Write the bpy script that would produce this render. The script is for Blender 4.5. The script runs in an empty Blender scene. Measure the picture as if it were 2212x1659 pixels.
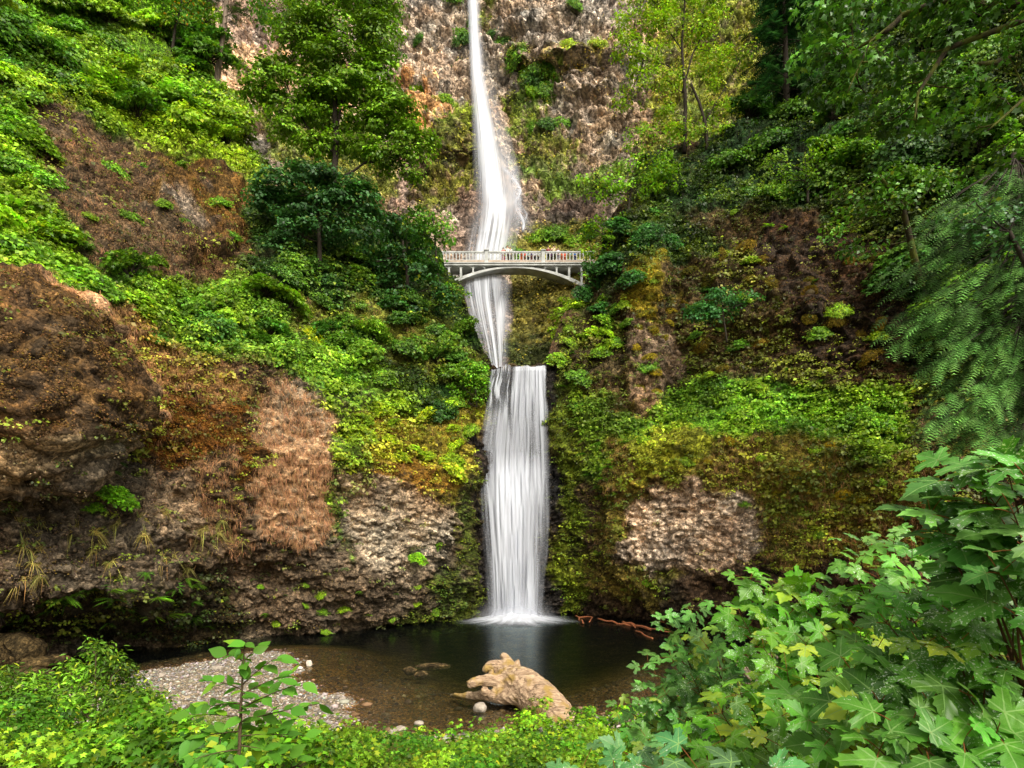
import bpy, math, random
import numpy as np
from mathutils import Vector, Matrix
random.seed(7)
RNG = np.random.default_rng(7)
SC = bpy.context.scene
COL = SC.collection
rad = math.radians

# ------------------------------------------------------------------ camera, sky, sun, exposure
F, CX, HY, CH = 1250.0, 1106.0, 1160.0, 6.8     # focal length in reference pixels, centre column, horizon row, eye height
cam_d = bpy.data.cameras.new('camera'); cam = bpy.data.objects.new('camera', cam_d); COL.objects.link(cam)
cam.location = (0, 0, CH); cam.rotation_euler = (rad(90), 0, 0)
cam_d.sensor_width = 36; cam_d.lens = 36 * F / 2212; cam_d.shift_y = (HY - 829.5) / 2212
cam_d.clip_start = 0.05; cam_d.clip_end = 1000
SC.camera = cam
SUN_EL, SUN_AZ = 46, 152       # azimuth clockwise from +Y (the view direction)
w = bpy.data.worlds.new('World'); SC.world = w; w.use_nodes = True
nt = w.node_tree; bg = nt.nodes['Background']
sky = nt.nodes.new('ShaderNodeTexSky'); sky.sky_type = 'NISHITA'; sky.sun_disc = False
sky.sun_elevation = rad(SUN_EL); sky.sun_rotation = rad(SUN_AZ); sky.dust_density = 4; sky.air_density = 1
hs = nt.nodes.new('ShaderNodeHueSaturation'); hs.inputs['Saturation'].default_value = 0.0   # overcast: the blue greyed by cloud
nt.links.new(sky.outputs[0], hs.inputs['Color']); wm = nt.nodes.new('ShaderNodeMix'); wm.data_type = 'RGBA'; wm.blend_type = 'MULTIPLY'; wm.inputs[0].default_value = 1; wm.inputs[7].default_value = (1.0, .97, .88, 1)
nt.links.new(hs.outputs[0], wm.inputs[6]); nt.links.new(wm.outputs[2], bg.inputs['Color'])
bg.inputs['Strength'].default_value = 0.15
sd = bpy.data.lights.new('sun', 'SUN'); sd.energy = 1.5; sd.angle = rad(14); sd.color = (1.0, 0.93, 0.80)
so = bpy.data.objects.new('sun', sd); COL.objects.link(so)
so.rotation_euler = Vector((-math.sin(rad(SUN_AZ)) * math.cos(rad(SUN_EL)), -math.cos(rad(SUN_AZ)) * math.cos(rad(SUN_EL)), -math.sin(rad(SUN_EL)))).to_track_quat('-Z', 'Y').to_euler()
SC.view_settings.view_transform = 'Standard'; SC.view_settings.look = 'None'; SC.view_settings.gamma = 1
SC.view_settings.exposure = 1.1
SC.render.engine = 'CYCLES'
SC.cycles.max_bounces = 5; SC.cycles.diffuse_bounces = 3; SC.cycles.glossy_bounces = 2
SC.cycles.transmission_bounces = 3; SC.cycles.transparent_max_bounces = 12

# ------------------------------------------------------------------ helpers
def at(px, py, D):
    return np.array([(px - CX) / F * D, D, CH - (py - HY) / F * D])
def tag(o, label=None, cat=None, group=None, kind=None):
    if label: o['label'] = label
    if cat: o['category'] = cat
    if group: o['group'] = group
    if kind: o['kind'] = kind
    return o
def link(name, me, mat=None, parent=None):
    o = bpy.data.objects.new(name, me); COL.objects.link(o)
    if mat is not None and me is not None: me.materials.append(mat)
    if parent is not None: o.parent = parent
    return o
def empty(name, loc, label=None, cat=None, group=None):
    o = bpy.data.objects.new(name, None); COL.objects.link(o); o.location = tuple(loc); o.empty_display_size = .3
    return tag(o, label, cat, group)
def nmesh(name, V, T, smooth=False, **attrs):
    """numpy verts (n,3) and faces (m,k) -> mesh; attrs: name=(n,3) colour or (n,) float per vertex"""
    V = np.asarray(V, np.float32); T = np.asarray(T, np.int32); k = T.shape[1]
    me = bpy.data.meshes.new(name)
    me.vertices.add(len(V)); me.vertices.foreach_set('co', V.ravel())
    me.loops.add(T.size); me.loops.foreach_set('vertex_index', T.ravel())
    me.polygons.add(len(T)); me.polygons.foreach_set('loop_start', np.arange(0, T.size, k, dtype=np.int32))
    if smooth: me.polygons.foreach_set('use_smooth', np.ones(len(T), bool))
    for n, a in attrs.items():
        a = np.asarray(a, np.float32)
        if a.ndim == 2 and a.shape[1] == 3:
            at_ = me.attributes.new(n, 'FLOAT_COLOR', 'POINT')
            at_.data.foreach_set('color', np.concatenate([a, np.ones((len(a), 1), np.float32)], 1).ravel())
        else:
            at_ = me.attributes.new(n, 'FLOAT', 'POINT'); at_.data.foreach_set('value', a)
    me.update(calc_edges=True)
    return me
class MB:
    """collects simple solids, builds ONE mesh"""
    def __init__(s): s.v = []; s.f = []; s.n = 0
    def add(s, V, Fc):
        for p in V: s.v.append(tuple(p))
        for q in Fc: s.f.append([i + s.n for i in q])
        s.n += len(V); return s
    def box(s, a, b):
        x0, y0, z0 = a; x1, y1, z1 = b
        return s.add([(x0,y0,z0),(x1,y0,z0),(x1,y1,z0),(x0,y1,z0),(x0,y0,z1),(x1,y0,z1),(x1,y1,z1),(x0,y1,z1)],
                     [(0,3,2,1),(4,5,6,7),(0,1,5,4),(1,2,6,5),(2,3,7,6),(3,0,4,7)])
    def prism(s, poly, y0, y1):
        n = len(poly); V = [(x, y0, z) for x, z in poly] + [(x, y1, z) for x, z in poly]
        return s.add(V, [list(range(n)), list(range(2*n-1, n-1, -1))] + [(i, i+n, (i+1) % n + n, (i+1) % n) for i in range(n)])
    def build(s, name, mat, parent=None, smooth=False, mod=None):
        me = bpy.data.meshes.new(name); me.from_pydata(s.v, [], s.f); me.validate(); me.update()
        if smooth:
            for p in me.polygons: p.use_smooth = True
        return link(name, me, mat, parent)
def tube(P, R, sides=6, close=True):
    """polyline (n,3), radii -> verts, tris"""
    P = np.asarray(P, float); n = len(P); R = np.broadcast_to(np.asarray(R, float), (n,))
    T = np.gradient(P, axis=0); T /= np.linalg.norm(T, axis=1, keepdims=True) + 1e-9
    ref = np.array([0.31, 0.17, 0.94]) if abs(T[0, 2]) < .9 else np.array([0.9, 0.3, 0.1])
    A = np.cross(T, ref); A /= np.linalg.norm(A, axis=1, keepdims=True) + 1e-9
    B = np.cross(T, A)
    th = np.arange(sides) * 2 * math.pi / sides
    V = P[:, None] + R[:, None, None] * (np.cos(th)[None, :, None] * A[:, None] + np.sin(th)[None, :, None] * B[:, None])
    V = V.reshape(-1, 3); i = np.arange(n - 1)[:, None] * sides; j = np.arange(sides)[None]; j2 = (j + 1) % sides
    a, b, c, d = (i + j).ravel(), (i + j2).ravel(), (i + sides + j2).ravel(), (i + sides + j).ravel()
    Tt = np.concatenate([np.stack([a, b, c], 1), np.stack([a, c, d], 1)])
    if close:
        V = np.concatenate([V, P[:1], P[-1:]]); m = n * sides; jj = np.arange(sides); k = (jj + 1) % sides
        Tt = np.concatenate([Tt, np.stack([k, jj, np.full(sides, m)], 1), np.stack([jj + (n-1)*sides, k + (n-1)*sides, np.full(sides, m+1)], 1)])
    return V, Tt
def merge(parts):
    Vs, Ts, o = [], [], 0
    for V, T in parts: Vs.append(V); Ts.append(T + o); o += len(V)
    return np.concatenate(Vs), np.concatenate(Ts)
# ---- noise
def _h(ix, iy, iz, s):
    h = (ix * 374761393 + iy * 668265263 + iz * 2147483647 + s * 974634777) & 0xffffffff
    h = ((h ^ (h >> 13)) * 1274126177) & 0xffffffff
    h = ((h ^ (h >> 16)) * 2246822519) & 0xffffffff
    return ((h ^ (h >> 15)) & 0xffffff) / 16777216.0
def vn(P, sc=1.0, s=0):
    """value noise 0..1; P (...,3) ; sc = feature size (scalar or 3)"""
    Q = np.asarray(P, float) / sc + 1000.37; I = np.floor(Q).astype(np.int64); f = Q - I; f = f * f * f * (f * (f * 6 - 15) + 10)
    x, y, z = I[..., 0], I[..., 1], I[..., 2]; u, v, w_ = f[..., 0], f[..., 1], f[..., 2]
    L = lambda a, b, t: a + (b - a) * t
    return L(L(L(_h(x,y,z,s), _h(x+1,y,z,s), u), L(_h(x,y+1,z,s), _h(x+1,y+1,z,s), u), v),
             L(L(_h(x,y,z+1,s), _h(x+1,y,z+1,s), u), L(_h(x,y+1,z+1,s), _h(x+1,y+1,z+1,s), u), v), w_)
def fbm(P, sc=1.0, s=0, o=4):
    r = 0; a = .5; t = 0
    for k in range(o): r = r + a * vn(P, np.asarray(sc) / 2 ** k, s + 11 * k); t += a; a *= .5
    return r / t
def worley(P, sc, s=0):
    Q = np.asarray(P, float) / sc + 500.5; I = np.floor(Q).astype(np.int64); best = np.full(Q.shape[:-1], 9.0); cid = np.zeros(Q.shape[:-1])
    for dx in (-1, 0, 1):
        for dy in (-1, 0, 1):
            for dz in (-1, 0, 1):
                x, y, z = I[..., 0] + dx, I[..., 1] + dy, I[..., 2] + dz
                d = (x + _h(x,y,z,s) - Q[..., 0])**2 + (y + _h(x,y,z,s+1) - Q[..., 1])**2 + (z + _h(x,y,z,s+2) - Q[..., 2])**2
                m = d < best; best = np.where(m, d, best); cid = np.where(m, _h(x,y,z,s+3), cid)
    return np.sqrt(best), cid
def sstep(a, b, x):
    t = np.clip((x - a) / (b - a), 0, 1); return t * t * (3 - 2 * t)
def interp(x, pts):
    return np.interp(x, [p[0] for p in pts], [p[1] for p in pts])
def polymask(X, Y, poly, feather):
    """soft inside mask of polygon"""
    inside = np.zeros(X.shape, bool); d2 = np.full(X.shape, 1e12); n = len(poly)
    for i in range(n):
        x0, y0 = poly[i]; x1, y1 = poly[(i + 1) % n]; ex, ey = x1 - x0, y1 - y0
        t = np.clip(((X - x0) * ex + (Y - y0) * ey) / (ex*ex + ey*ey + 1e-9), 0, 1)
        d2 = np.minimum(d2, (X - x0 - t*ex)**2 + (Y - y0 - t*ey)**2)
        c = ((y0 > Y) != (y1 > Y)) & (X < (x1 - x0) * (Y - y0) / (y1 - y0 + 1e-12) + x0); inside ^= c
    d = np.sqrt(d2); return sstep(-feather, feather, np.where(inside, d, -d))
def rbf(pts, X, Y):
    P = np.array(pts, float); n = len(P)
    A = np.sqrt(((P[:, None, :2] - P[None, :, :2])**2).sum(-1) + 30**2)
    M = np.zeros((n+1, n+1)); M[:n, :n] = A; M[:n, n] = 1; M[n, :n] = 1
    wv = np.linalg.solve(M, np.append(P[:, 2], 0))
    out = np.full(X.shape, wv[n])
    for i in range(n): out = out + wv[i] * np.sqrt((X - P[i, 0])**2 + (Y - P[i, 1])**2 + 30**2)
    return out
def gridtris(nr, nc):
    i = np.arange(nr - 1)[:, None] * nc; j = np.arange(nc - 1)[None]; a = (i + j).ravel()
    return np.stack([a, a + 1, a + nc + 1, a + nc], 1)

# ---- materials
def mat(name):
    m = bpy.data.materials.new(name); m.use_nodes = True; t = m.node_tree; b = t.nodes['Principled BSDF']
    N = lambda ty, **k: _node(t, ty, k); return m, t, b, N
def _node(t, ty, k):
    n = t.nodes.new('ShaderNode' + ty)
    for a, v in k.items():
        if a in n.inputs.keys() if isinstance(a, str) else False: n.inputs[a].default_value = v
        else: setattr(n, a, v)
    return n
def mixc(t, a, b, f=None, mode='MIX', fv=.5):
    m = t.nodes.new('ShaderNodeMix'); m.data_type = 'RGBA'; m.blend_type = mode
    m.inputs[0].default_value = fv
    if f is not None: t.links.new(f, m.inputs[0])
    for s, v in ((6, a), (7, b)):
        if isinstance(v, (tuple, list)): m.inputs[s].default_value = tuple(v) + (1,) if len(v) == 3 else v
        else: t.links.new(v, m.inputs[s])
    return m.outputs[2]
def ramp(t, f, stops):
    r = t.nodes.new('ShaderNodeValToRGB'); t.links.new(f, r.inputs[0]); e = r.color_ramp.elements
    while len(e) < len(stops): e.new(.5)
    for i, (p, c) in enumerate(stops): e[i].position = p; e[i].color = tuple(c) + (1,) if len(c) == 3 else c
    return r.outputs[0]
def texn(t, kind, scale, coord, **k):
    n = t.nodes.new('ShaderNodeTex' + kind); n.inputs['Scale'].default_value = scale
    for a, v in k.items():
        if a in n.inputs: n.inputs[a].default_value = v
        else: setattr(n, a, v)
    t.links.new(coord, n.inputs['Vector']); return n
def attr(t, name):
    n = t.nodes.new('ShaderNodeAttribute'); n.attribute_name = name; return n
def bump(t, b, h, strength, dist, prev=None):
    n = t.nodes.new('ShaderNodeBump'); n.inputs['Strength'].default_value = strength; n.inputs['Distance'].default_value = dist
    t.links.new(h, n.inputs['Height'])
    if prev is not None: t.links.new(prev, n.inputs['Normal'])
    t.links.new(n.outputs[0], b.inputs['Normal']); return n.outputs[0]

def rock_material(name, cell, bumpd, rough=.8, warm=(1.04, .98, .83)):
    m, t, b, N = mat(name); g = t.nodes.new('ShaderNodeNewGeometry').outputs['Position']
    c = attr(t, 'col').outputs['Color']
    v = texn(t, 'Voronoi', 1 / cell, g); v3 = texn(t, 'Voronoi', 3.1 / cell, g); n1 = texn(t, 'Noise', 1.2 / cell, g, Detail=8.0, Roughness=.72); n2 = texn(t, 'Noise', .16 / cell, g, Detail=5.0)
    f1 = ramp(t, n1.outputs[0], [(.3, (.45,)*3), (.5, (.95,)*3), (.72, (1.6, 1.55, 1.5))])
    c = mixc(t, c, f1, mode='MULTIPLY', fv=1)
    f2 = ramp(t, v.outputs['Color'], [(.05, (.38,)*3), (.5, (.9,)*3), (.95, (2.5, 2.4, 2.3))])
    c = mixc(t, c, f2, mode='MULTIPLY', fv=.75)
    c = mixc(t, c, ramp(t, v3.outputs['Color'], [(.05, (.35,)*3), (.5, (.9,)*3), (.95, (2.2, 2.15, 2.1))]), mode='MULTIPLY', fv=.8)
    f3 = ramp(t, n2.outputs[0], [(.3, (.75, .72, .7)), (.7, (1.25, 1.22, 1.15))]); c = mixc(t, c, f3, mode='MULTIPLY', fv=1)
    t.links.new(c, b.inputs['Base Color']); b.inputs['Roughness'].default_value = rough; b.inputs['Specular IOR Level'].default_value = .12; c = mixc(t, c, warm, mode='MULTIPLY', fv=1); t.links.new(c, b.inputs['Base Color'])
    p = bump(t, b, v.outputs['Distance'], 1.0, -bumpd * 1.4); p = bump(t, b, v3.outputs['Distance'], 1.0, -bumpd * .5, p); bump(t, b, n1.outputs[0], 1.0, bumpd * 1.2, p)
    return m
def leaf_material(name, rough=.45, trans=.28, spec=.22, gain=(1, 1, 1)):
    m, t, b, N = mat(name)
    c = attr(t, 'col').outputs['Color']; oi = t.nodes.new('ShaderNodeObjectInfo')
    c = mixc(t, c, oi.outputs['Color'], mode='MULTIPLY', fv=1); c = mixc(t, c, gain, mode='MULTIPLY', fv=1)
    t.links.new(c, b.inputs['Base Color']); b.inputs['Roughness'].default_value = rough; b.inputs['Specular IOR Level'].default_value = spec
    tr = t.nodes.new('ShaderNodeBsdfTranslucent'); c2 = mixc(t, c, (1.25, 1.35, .6), mode='MULTIPLY', fv=1); t.links.new(c2, tr.inputs['Color'])
    mx = t.nodes.new('ShaderNodeMixShader'); mx.inputs[0].default_value = trans
    t.links.new(b.outputs[0], mx.inputs[1]); t.links.new(tr.outputs[0], mx.inputs[2]); t.links.new(mx.outputs[0], t.nodes['Material Output'].inputs[0])
    return m
def bark_material(name, c1, c2, sc=6, moss=None):
    m, t, b, N = mat(name); g = t.nodes.new('ShaderNodeTexCoord').outputs['Object']
    mp = t.nodes.new('ShaderNodeMapping'); mp.inputs['Scale'].default_value = (1, 1, .25); t.links.new(g, mp.inputs[0])
    n = texn(t, 'Noise', sc, mp.outputs[0], Detail=6.0, Roughness=.7)
    c = ramp(t, n.outputs[0], [(.3, c1), (.7, c2)])
    if moss:
        n2 = texn(t, 'Noise', sc * .35, g, Detail=3.0); r = ramp(t, n2.outputs[0], [(.42, (0,0,0)), (.55, (1,1,1))]); c = mixc(t, c, moss, r)
    t.links.new(c, b.inputs['Base Color']); b.inputs['Roughness'].default_value = .9; b.inputs['Specular IOR Level'].default_value = .15; bump(t, b, n.outputs[0], .8, .05)
    return m
def plain(name, c, rough=.7, var=.15, sc=3):
    m, t, b, N = mat(name); g = t.nodes.new('ShaderNodeTexCoord').outputs['Object']; n = texn(t, 'Noise', sc, g, Detail=5.0)
    oi = t.nodes.new('ShaderNodeObjectInfo')
    r = ramp(t, n.outputs[0], [(.3, tuple(x * (1 - var) for x in c)), (.7, tuple(min(1, x * (1 + var)) for x in c))])
    t.links.new(mixc(t, r, oi.outputs['Color'], mode='MULTIPLY', fv=1), b.inputs['Base Color']); b.inputs['Roughness'].default_value = rough
    return m
M_ROCK = rock_material('basalt_rock', .34, .10)
M_FAR = rock_material('cliff_rock', 1.0, .5, .9, (1.38, 1.36, 1.26))
M_LEAF = leaf_material('leaf', gain=(1.68, 1.42, 0.98))
M_LEAFSHINE = leaf_material('glossy_leaf', .38, .2, .3, (1.55, 1.35, 1.0))
M_NEEDLE = leaf_material('needle', .6, .15, .15, (1.3, 1.3, 1.0))
M_DRY = leaf_material('dry_grass_blade', .8, .2, .05, (1.25, 1.1, .95))
M_BARK = bark_material('dark_bark', (.012, .009, .006), (.045, .035, .025))
M_BARKTAN = bark_material('tan_bark', (.10, .07, .05), (.26, .20, .15), 4)
M_BARKMOSS = bark_material('mossy_bark', (.02, .014, .008), (.05, .04, .02), 5, (.07, .08, .012))

# ---- leaf scattering
T_RH = (np.array([(0,0,0),(.45,.42,.07),(1,0,-.1),(.45,-.42,.07)], float), np.array([(0,2,1),(0,3,2)]))
T_MID = (np.array([(0,0,0),(.02,.36,-.04),(.3,.22,.05),(.52,.55,-.05),(.6,.18,.04),(1,0,-.12),(.6,-.18,.04),(.52,-.55,-.05),(.3,-.22,.05),(.02,-.36,-.04)], float),
         np.array([(0,2,1),(2,4,3),(0,4,2),(4,6,5),(0,6,4),(6,8,7),(0,8,6),(0,9,8)]))
T_BL = (np.array([(0,-.03,0),(0,.03,0),(.5,.025,.0),(.5,-.025,0),(1,0,-.12)], float), np.array([(0,1,2),(0,2,3),(3,2,4)]))
def _feather(n=9, w=.34, droop=.35, thick=.55):
    V, T = [], []
    for i in range(n):
        x = i / n; z = -droop * x * x; L = w * math.sin(math.pi * min(1, .25 + .8 * x) ) ** .7 if x < .95 else w * .2
        for s in (-1, 1):
            k = len(V); V += [(x, 0, z), (x + thick / n, 0, z - .01), (x + .5 * L + .1, s * L, z - .10 * L / w * (.5 + droop))]; T.append((k, k+1, k+2) if s < 0 else (k, k+2, k+1))
    return np.array(V, float), np.array(T)
T_SPRAY = _feather(6, .32, .5, .6)
T_FROND = _feather(12, .17, .55, .8)
def unit(a): return a / (np.linalg.norm(a, axis=-1, keepdims=True) + 1e-9)
def scatter(tmpl, P, S, Nn, Dd, C):
    """one transformed template per point -> V,T,col"""
    TV, TT = tmpl; P = np.asarray(P, float); n = len(P); S = np.broadcast_to(S, (n,)); Nn = unit(Nn); D = Dd - (Dd * Nn).sum(-1, keepdims=True) * Nn; D = unit(D); B = np.cross(Nn, D)
    V = P[:, None] + S[:, None, None] * (TV[None, :, 0, None] * D[:, None] + TV[None, :, 1, None] * B[:, None] + TV[None, :, 2, None] * Nn[:, None])
    T = (TT[None] + (np.arange(n) * len(TV))[:, None, None]).reshape(-1, 3)
    C = np.repeat(C, len(TV), 0)
    if tmpl is T_SPRAY: C = C * np.tile(.25 + 1.35 * np.clip(TV[:, 0], 0, 1), n)[:, None]      # paler new growth at the tips; dark bases paint the crown's inner shade
    return V.reshape(-1, 3), T, C
def rnd(n, d=3, s=1.0, r=None): return (r or RNG).normal(0, s, (n, d))
def varcol(base, n, amt=.25, tip=None, tipf=None, r=None):
    r = r or RNG; b = np.array(base, float); b = b if b.ndim == 2 else b[None]
    c = b * np.exp(r.normal(0, amt, (n, 1))) * np.exp(r.normal(0, amt * .3, (n, 3)))
    if tip is not None: c = c + (np.array(tip)[None] - c) * np.asarray(tipf).reshape(-1, 1)
    return np.clip(c, .002, .9)
def sprays(C0, R, nleaf, leaf, base, tip=(.2, .26, .02), tmpl=T_RH, amt=.3, out=None, tilt=.6, flat=.22, yel=.08, droop=.5):
    """leaf sprays: C0 (n,3) spray centres, R (n,) radii; flattened discs of leaves, outward drooping"""
    n = len(C0); R = np.broadcast_to(R, (n,))
    a = RNG.uniform(0, 2*math.pi, (n, nleaf)); rr = np.sqrt(RNG.uniform(0, 1, (n, nleaf)))
    off = np.stack([np.cos(a) * rr, np.sin(a) * rr, RNG.normal(0, flat, (n, nleaf)) - droop * .5 * rr**2], -1) * R[:, None, None]
    P = (C0[:, None] + off).reshape(-1, 3); m = len(P)
    D = np.stack([np.cos(a), np.sin(a), -droop * rr], -1).reshape(-1, 3) + rnd(m, 3, .35)
    Nn = np.array([0, 0, 1.0])[None] + rnd(m, 3, tilt) + D * .25
    if out is not None: Nn = Nn + np.repeat(out, nleaf, 0) * .85
    cl = np.repeat(np.exp(RNG.normal(0, amt, (n, 1))), nleaf, 0)
    base = np.asarray(base, float)
    if base.ndim == 2: base = np.repeat(base, nleaf, 0)
    tf = np.where(RNG.uniform(0, 1, m) < yel, RNG.uniform(.3, .9, m), 0)
    Cc = varcol(base, m, amt * .8, tip, tf) * cl
    return scatter(tmpl, P, leaf * RNG.uniform(.6, 1.3, m), Nn, D, np.clip(Cc, .002, .9))
def merge3(L):
    V, T, C, o = [], [], [], 0
    for v, t, c in L: V.append(v); T.append(t + o); C.append(c); o += len(v)
    return np.concatenate(V), np.concatenate(T), np.concatenate(C)
def leafobj(name, L, mt, parent=None, off=None):
    V, T, C = merge3(L) if isinstance(L, list) else L
    if off is not None: V = V - np.asarray(off)[None]
    return link(name, nmesh(name, V, T, col=C), mt, parent)

# ------------------------------------------------------------------ cliff sheets (relief surfaces; real depth everywhere)
class Sheet: pass
def make_sheet(pxs, topf, botf, nr, dpts, amps, seed, ext=30, extstep=.8):
    S = Sheet(); nc = len(pxs)
    v = np.linspace(0, 1, nr)[:, None]; X = np.broadcast_to(pxs[None], (nr, nc)).astype(float).copy()
    top = topf(pxs)[None]; bot = botf(pxs)[None]; Y = top + (bot - top) * v
    D = rbf(dpts, X, Y); S.D0 = D
    P = np.stack([(X - CX) / F * D, D, CH - (Y - HY) / F * D], -1)
    # analytic-ish normal from low-frequency surface
    def normals(P):
        gu = np.gradient(P, axis=1); gv = np.gradient(P, axis=0); n = np.cross(gu, gv); n = unit(n)
        s = np.sign((n * (np.array([0, 0, CH]) - P)).sum(-1, keepdims=True)); return n * s
    n0 = normals(P); disp = amps(P, X, Y)
    if isinstance(disp, tuple): disp, S.cav = disp
    P = P + n0 * disp[..., None]
    S.P, S.X, S.Y, S.N, S.disp, S.nr, S.nc, S.pxs, S.top, S.bot = P, X, Y, normals(P), disp, nr, nc, pxs, topf(pxs), botf(pxs)
    # land behind the crest
    k = np.arange(ext, 0, -1)[:, None, None] * extstep
    E = P[:1] + np.array([0.0, 1, -.12]) * k + np.array([(1.0)])[None, None] * np.stack([P[:1, :, 0] / P[:1, :, 1] * k[..., 0], 0 * k[..., 0] * P[:1, :, 0], 0 * k[..., 0] * P[:1, :, 0]], -1)
    E[..., 2] += (fbm(E, 3.0, seed + 5, 3) - .5) * .8
    S.Pfull = np.concatenate([E, P], 0); S.ext = ext
    return S
def sheet_idx(S, px, py):
    c = (px - S.pxs[0]) / (S.pxs[1] - S.pxs[0]); tp = np.interp(px, S.pxs, S.top); bt = np.interp(px, S.pxs, S.bot)
    r = (py - tp) / (bt - tp) * (S.nr - 1); ok = (c >= 0) & (c < S.nc - 1) & (r >= 0) & (r < S.nr - 1)
    return np.clip(r, 0, S.nr - 1.001), np.clip(c, 0, S.nc - 1.001), ok
def samp(A, r, c):
    i = r.astype(int); j = c.astype(int); fr = (r - i); fc = (c - j)
    if A.ndim == 3: fr = fr[:, None]; fc = fc[:, None]
    return A[i, j] * (1-fr) * (1-fc) + A[i+1, j] * fr * (1-fc) + A[i, j+1] * (1-fr) * fc + A[i+1, j+1] * fr * fc
def on(S, px, py):
    r, c, ok = sheet_idx(S, np.array([float(px)]), np.array([float(py)])); return samp(S.P, r, c)[0], unit(samp(S.N, r, c))[0]

NEAR = [(-450,1470,23),(-450,1000,21),(-450,600,24),(-450,100,32),(-450,-500,45),
 (0,1500,27),(0,1420,31),(0,1360,32),(0,1310,28),(0,1180,26.2),(0,1060,26.2),(0,1000,25),(0,850,24.2),(0,700,25.5),(0,650,27.5),(0,560,31),(0,300,39),(0,0,52),(0,-400,66),
 (130,1470,29),(150,1380,33),(150,1300,29),(150,1070,28.2),(160,1000,27),(150,850,26),(130,700,27.5),
 (270,1425,34),(270,1390,36),(270,1330,31.5),(270,1100,31),(270,980,31.8),(230,850,28.5),(300,850,33),(280,640,35),(270,500,39),(200,330,44),(330,330,50),(270,150,55),(270,-150,66),
 (500,1420,38.5),(500,1375,38),(500,1200,36.3),(500,900,36),(500,760,38.5),(500,600,44),(500,430,50),(560,380,56),(430,200,60),(430,0,68),
 (700,1370,41),(700,1250,39.7),(700,1000,39.6),(700,880,40),(700,760,44),(700,550,50),(700,420,58),
 (900,1352,45.5),(900,1200,43.8),(900,1000,43.8),(900,880,46),(900,700,51),(880,560,58),(900,460,63),
 (1020,1345,48.4),(1020,1100,47.5),(1010,930,48),(1030,800,51),(1005,650,57),(980,540,63),
 (1060,1340,50),(1060,1100,50.3),(1070,900,50.6),(1080,790,50.6),(1120,1340,50.3),(1120,1000,50.2),(1170,1340,50.2),(1170,1000,50.4),(1170,790,50.8),
 (1215,1330,50.5),(1210,1100,48.8),(1215,950,49),(1210,800,51),(1230,660,56),(1250,560,61),
 (1330,1340,50.5),(1330,1270,47.3),(1330,1100,46.6),(1310,930,47.5),(1300,800,49.5),(1320,600,54),(1330,450,60),
 (1500,1365,47),(1500,1280,43.8),(1500,1100,43.2),(1480,950,43.8),(1480,890,47),(1480,700,49),(1480,500,54),(1460,330,62),
 (1700,1380,44),(1700,1290,41),(1700,1100,40.5),(1700,965,41),(1700,890,44.5),(1700,700,45.5),(1700,500,49),(1700,300,57),(1700,60,72),
 (1900,1400,40),(1900,1290,38),(1900,1100,37.5),(1900,980,38),(1900,860,41),(1900,600,42),(1900,400,46),(1900,200,54),(1900,-200,72),
 (2212,1450,33),(2212,1100,33),(2212,900,35),(2212,600,36),(2212,300,41),(2212,0,50),(2212,-400,64),(2700,1450,27),(2700,900,27),(2700,300,34),(2700,-400,50)]
def nearamps(P, X, Y):
    d = (fbm(P, (7., 7., 5.), 3, 3) - .5) * 3.0
    gap = np.exp(-((X - 1118) / 75.)**4); d *= 1 - .8 * gap
    rid = 1 - np.abs(2 * fbm(P, (1.9, 1.9, 1.3), 21, 3) - 1); d += (rid - .75) * 1.1 * (1 - .6 * gap)
    wl, cid = worley(P, (.62, .62, .5), 5); wl2, cid2 = worley(P, (.34, .34, .28), 6); rk = .6 + .8 * sstep(1000, 1150, Y); chunk = (.55 - wl) * .40 + (cid - .5) * .34 + ((.5 - wl2) * .26 + (cid2 - .5) * .14) * rk
    d += chunk; d += (vn(P, .25, 9) - .5) * .10
    wx = X + (fbm(P, 2.5, 401, 3) - .5) * 60; wy = Y + (fbm(P, 2.5, 402, 3) - .5) * 60
    for poly, fe, a in (([(-500,650),(110,655),(200,740),(262,850),(268,930),(150,1025),(60,1055),(-500,1055)], 9, 1.4), ([(1310,1010),(1345,965),(1480,940),(1700,965),(2100,1000),(2100,1290),(1700,1285),(1450,1290),(1330,1250)], 9, 1.1),
        ([(740,960),(880,1010),(1000,1030),(1010,1320),(800,1345),(560,1350),(300,1320),(280,1120),(420,1010),(560,980)], 10, .9), ([(320,360),(430,370),(520,420),(520,520),(420,560),(340,480)], 9, 1.2), ([(1340,480),(1440,480),(1450,700),(1440,880),(1365,880)], 8, .9), ([(1500,560),(1650,540),(1800,600),(1780,700),(1560,700)], 9, .9)):
        d += a * polymask(wx, wy, poly, fe)
    return d, (wl, cid)
pxs = np.arange(-420, 2660, 3.0)
TOPN = [(-450,-450),(280,-420),(360,-200),(420,20),(470,190),(520,280),(590,370),(700,420),(850,455),(920,475),(945,530),(965,580),(990,608),(1008,650),(1030,710),(1050,760),(1062,788),(1120,792),(1178,786),(1190,750),(1212,700),(1240,655),(1268,622),(1300,540),(1340,430),(1370,350),(1440,310),(1560,290),(1620,230),(1690,60),(1780,-150),(1900,-350),(2700,-500)]
BOTN = [(-450,1560),(0,1540),(200,1500),(300,1470),(500,1440),(700,1405),(900,1375),(1000,1362),(1240,1350),(1330,1358),(1500,1390),(1900,1450),(2212,1500),(2700,1580)]
NS = make_sheet(pxs, lambda x: interp(x, TOPN), lambda x: interp(x, BOTN), 640, NEAR, nearamps, 1)

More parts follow.
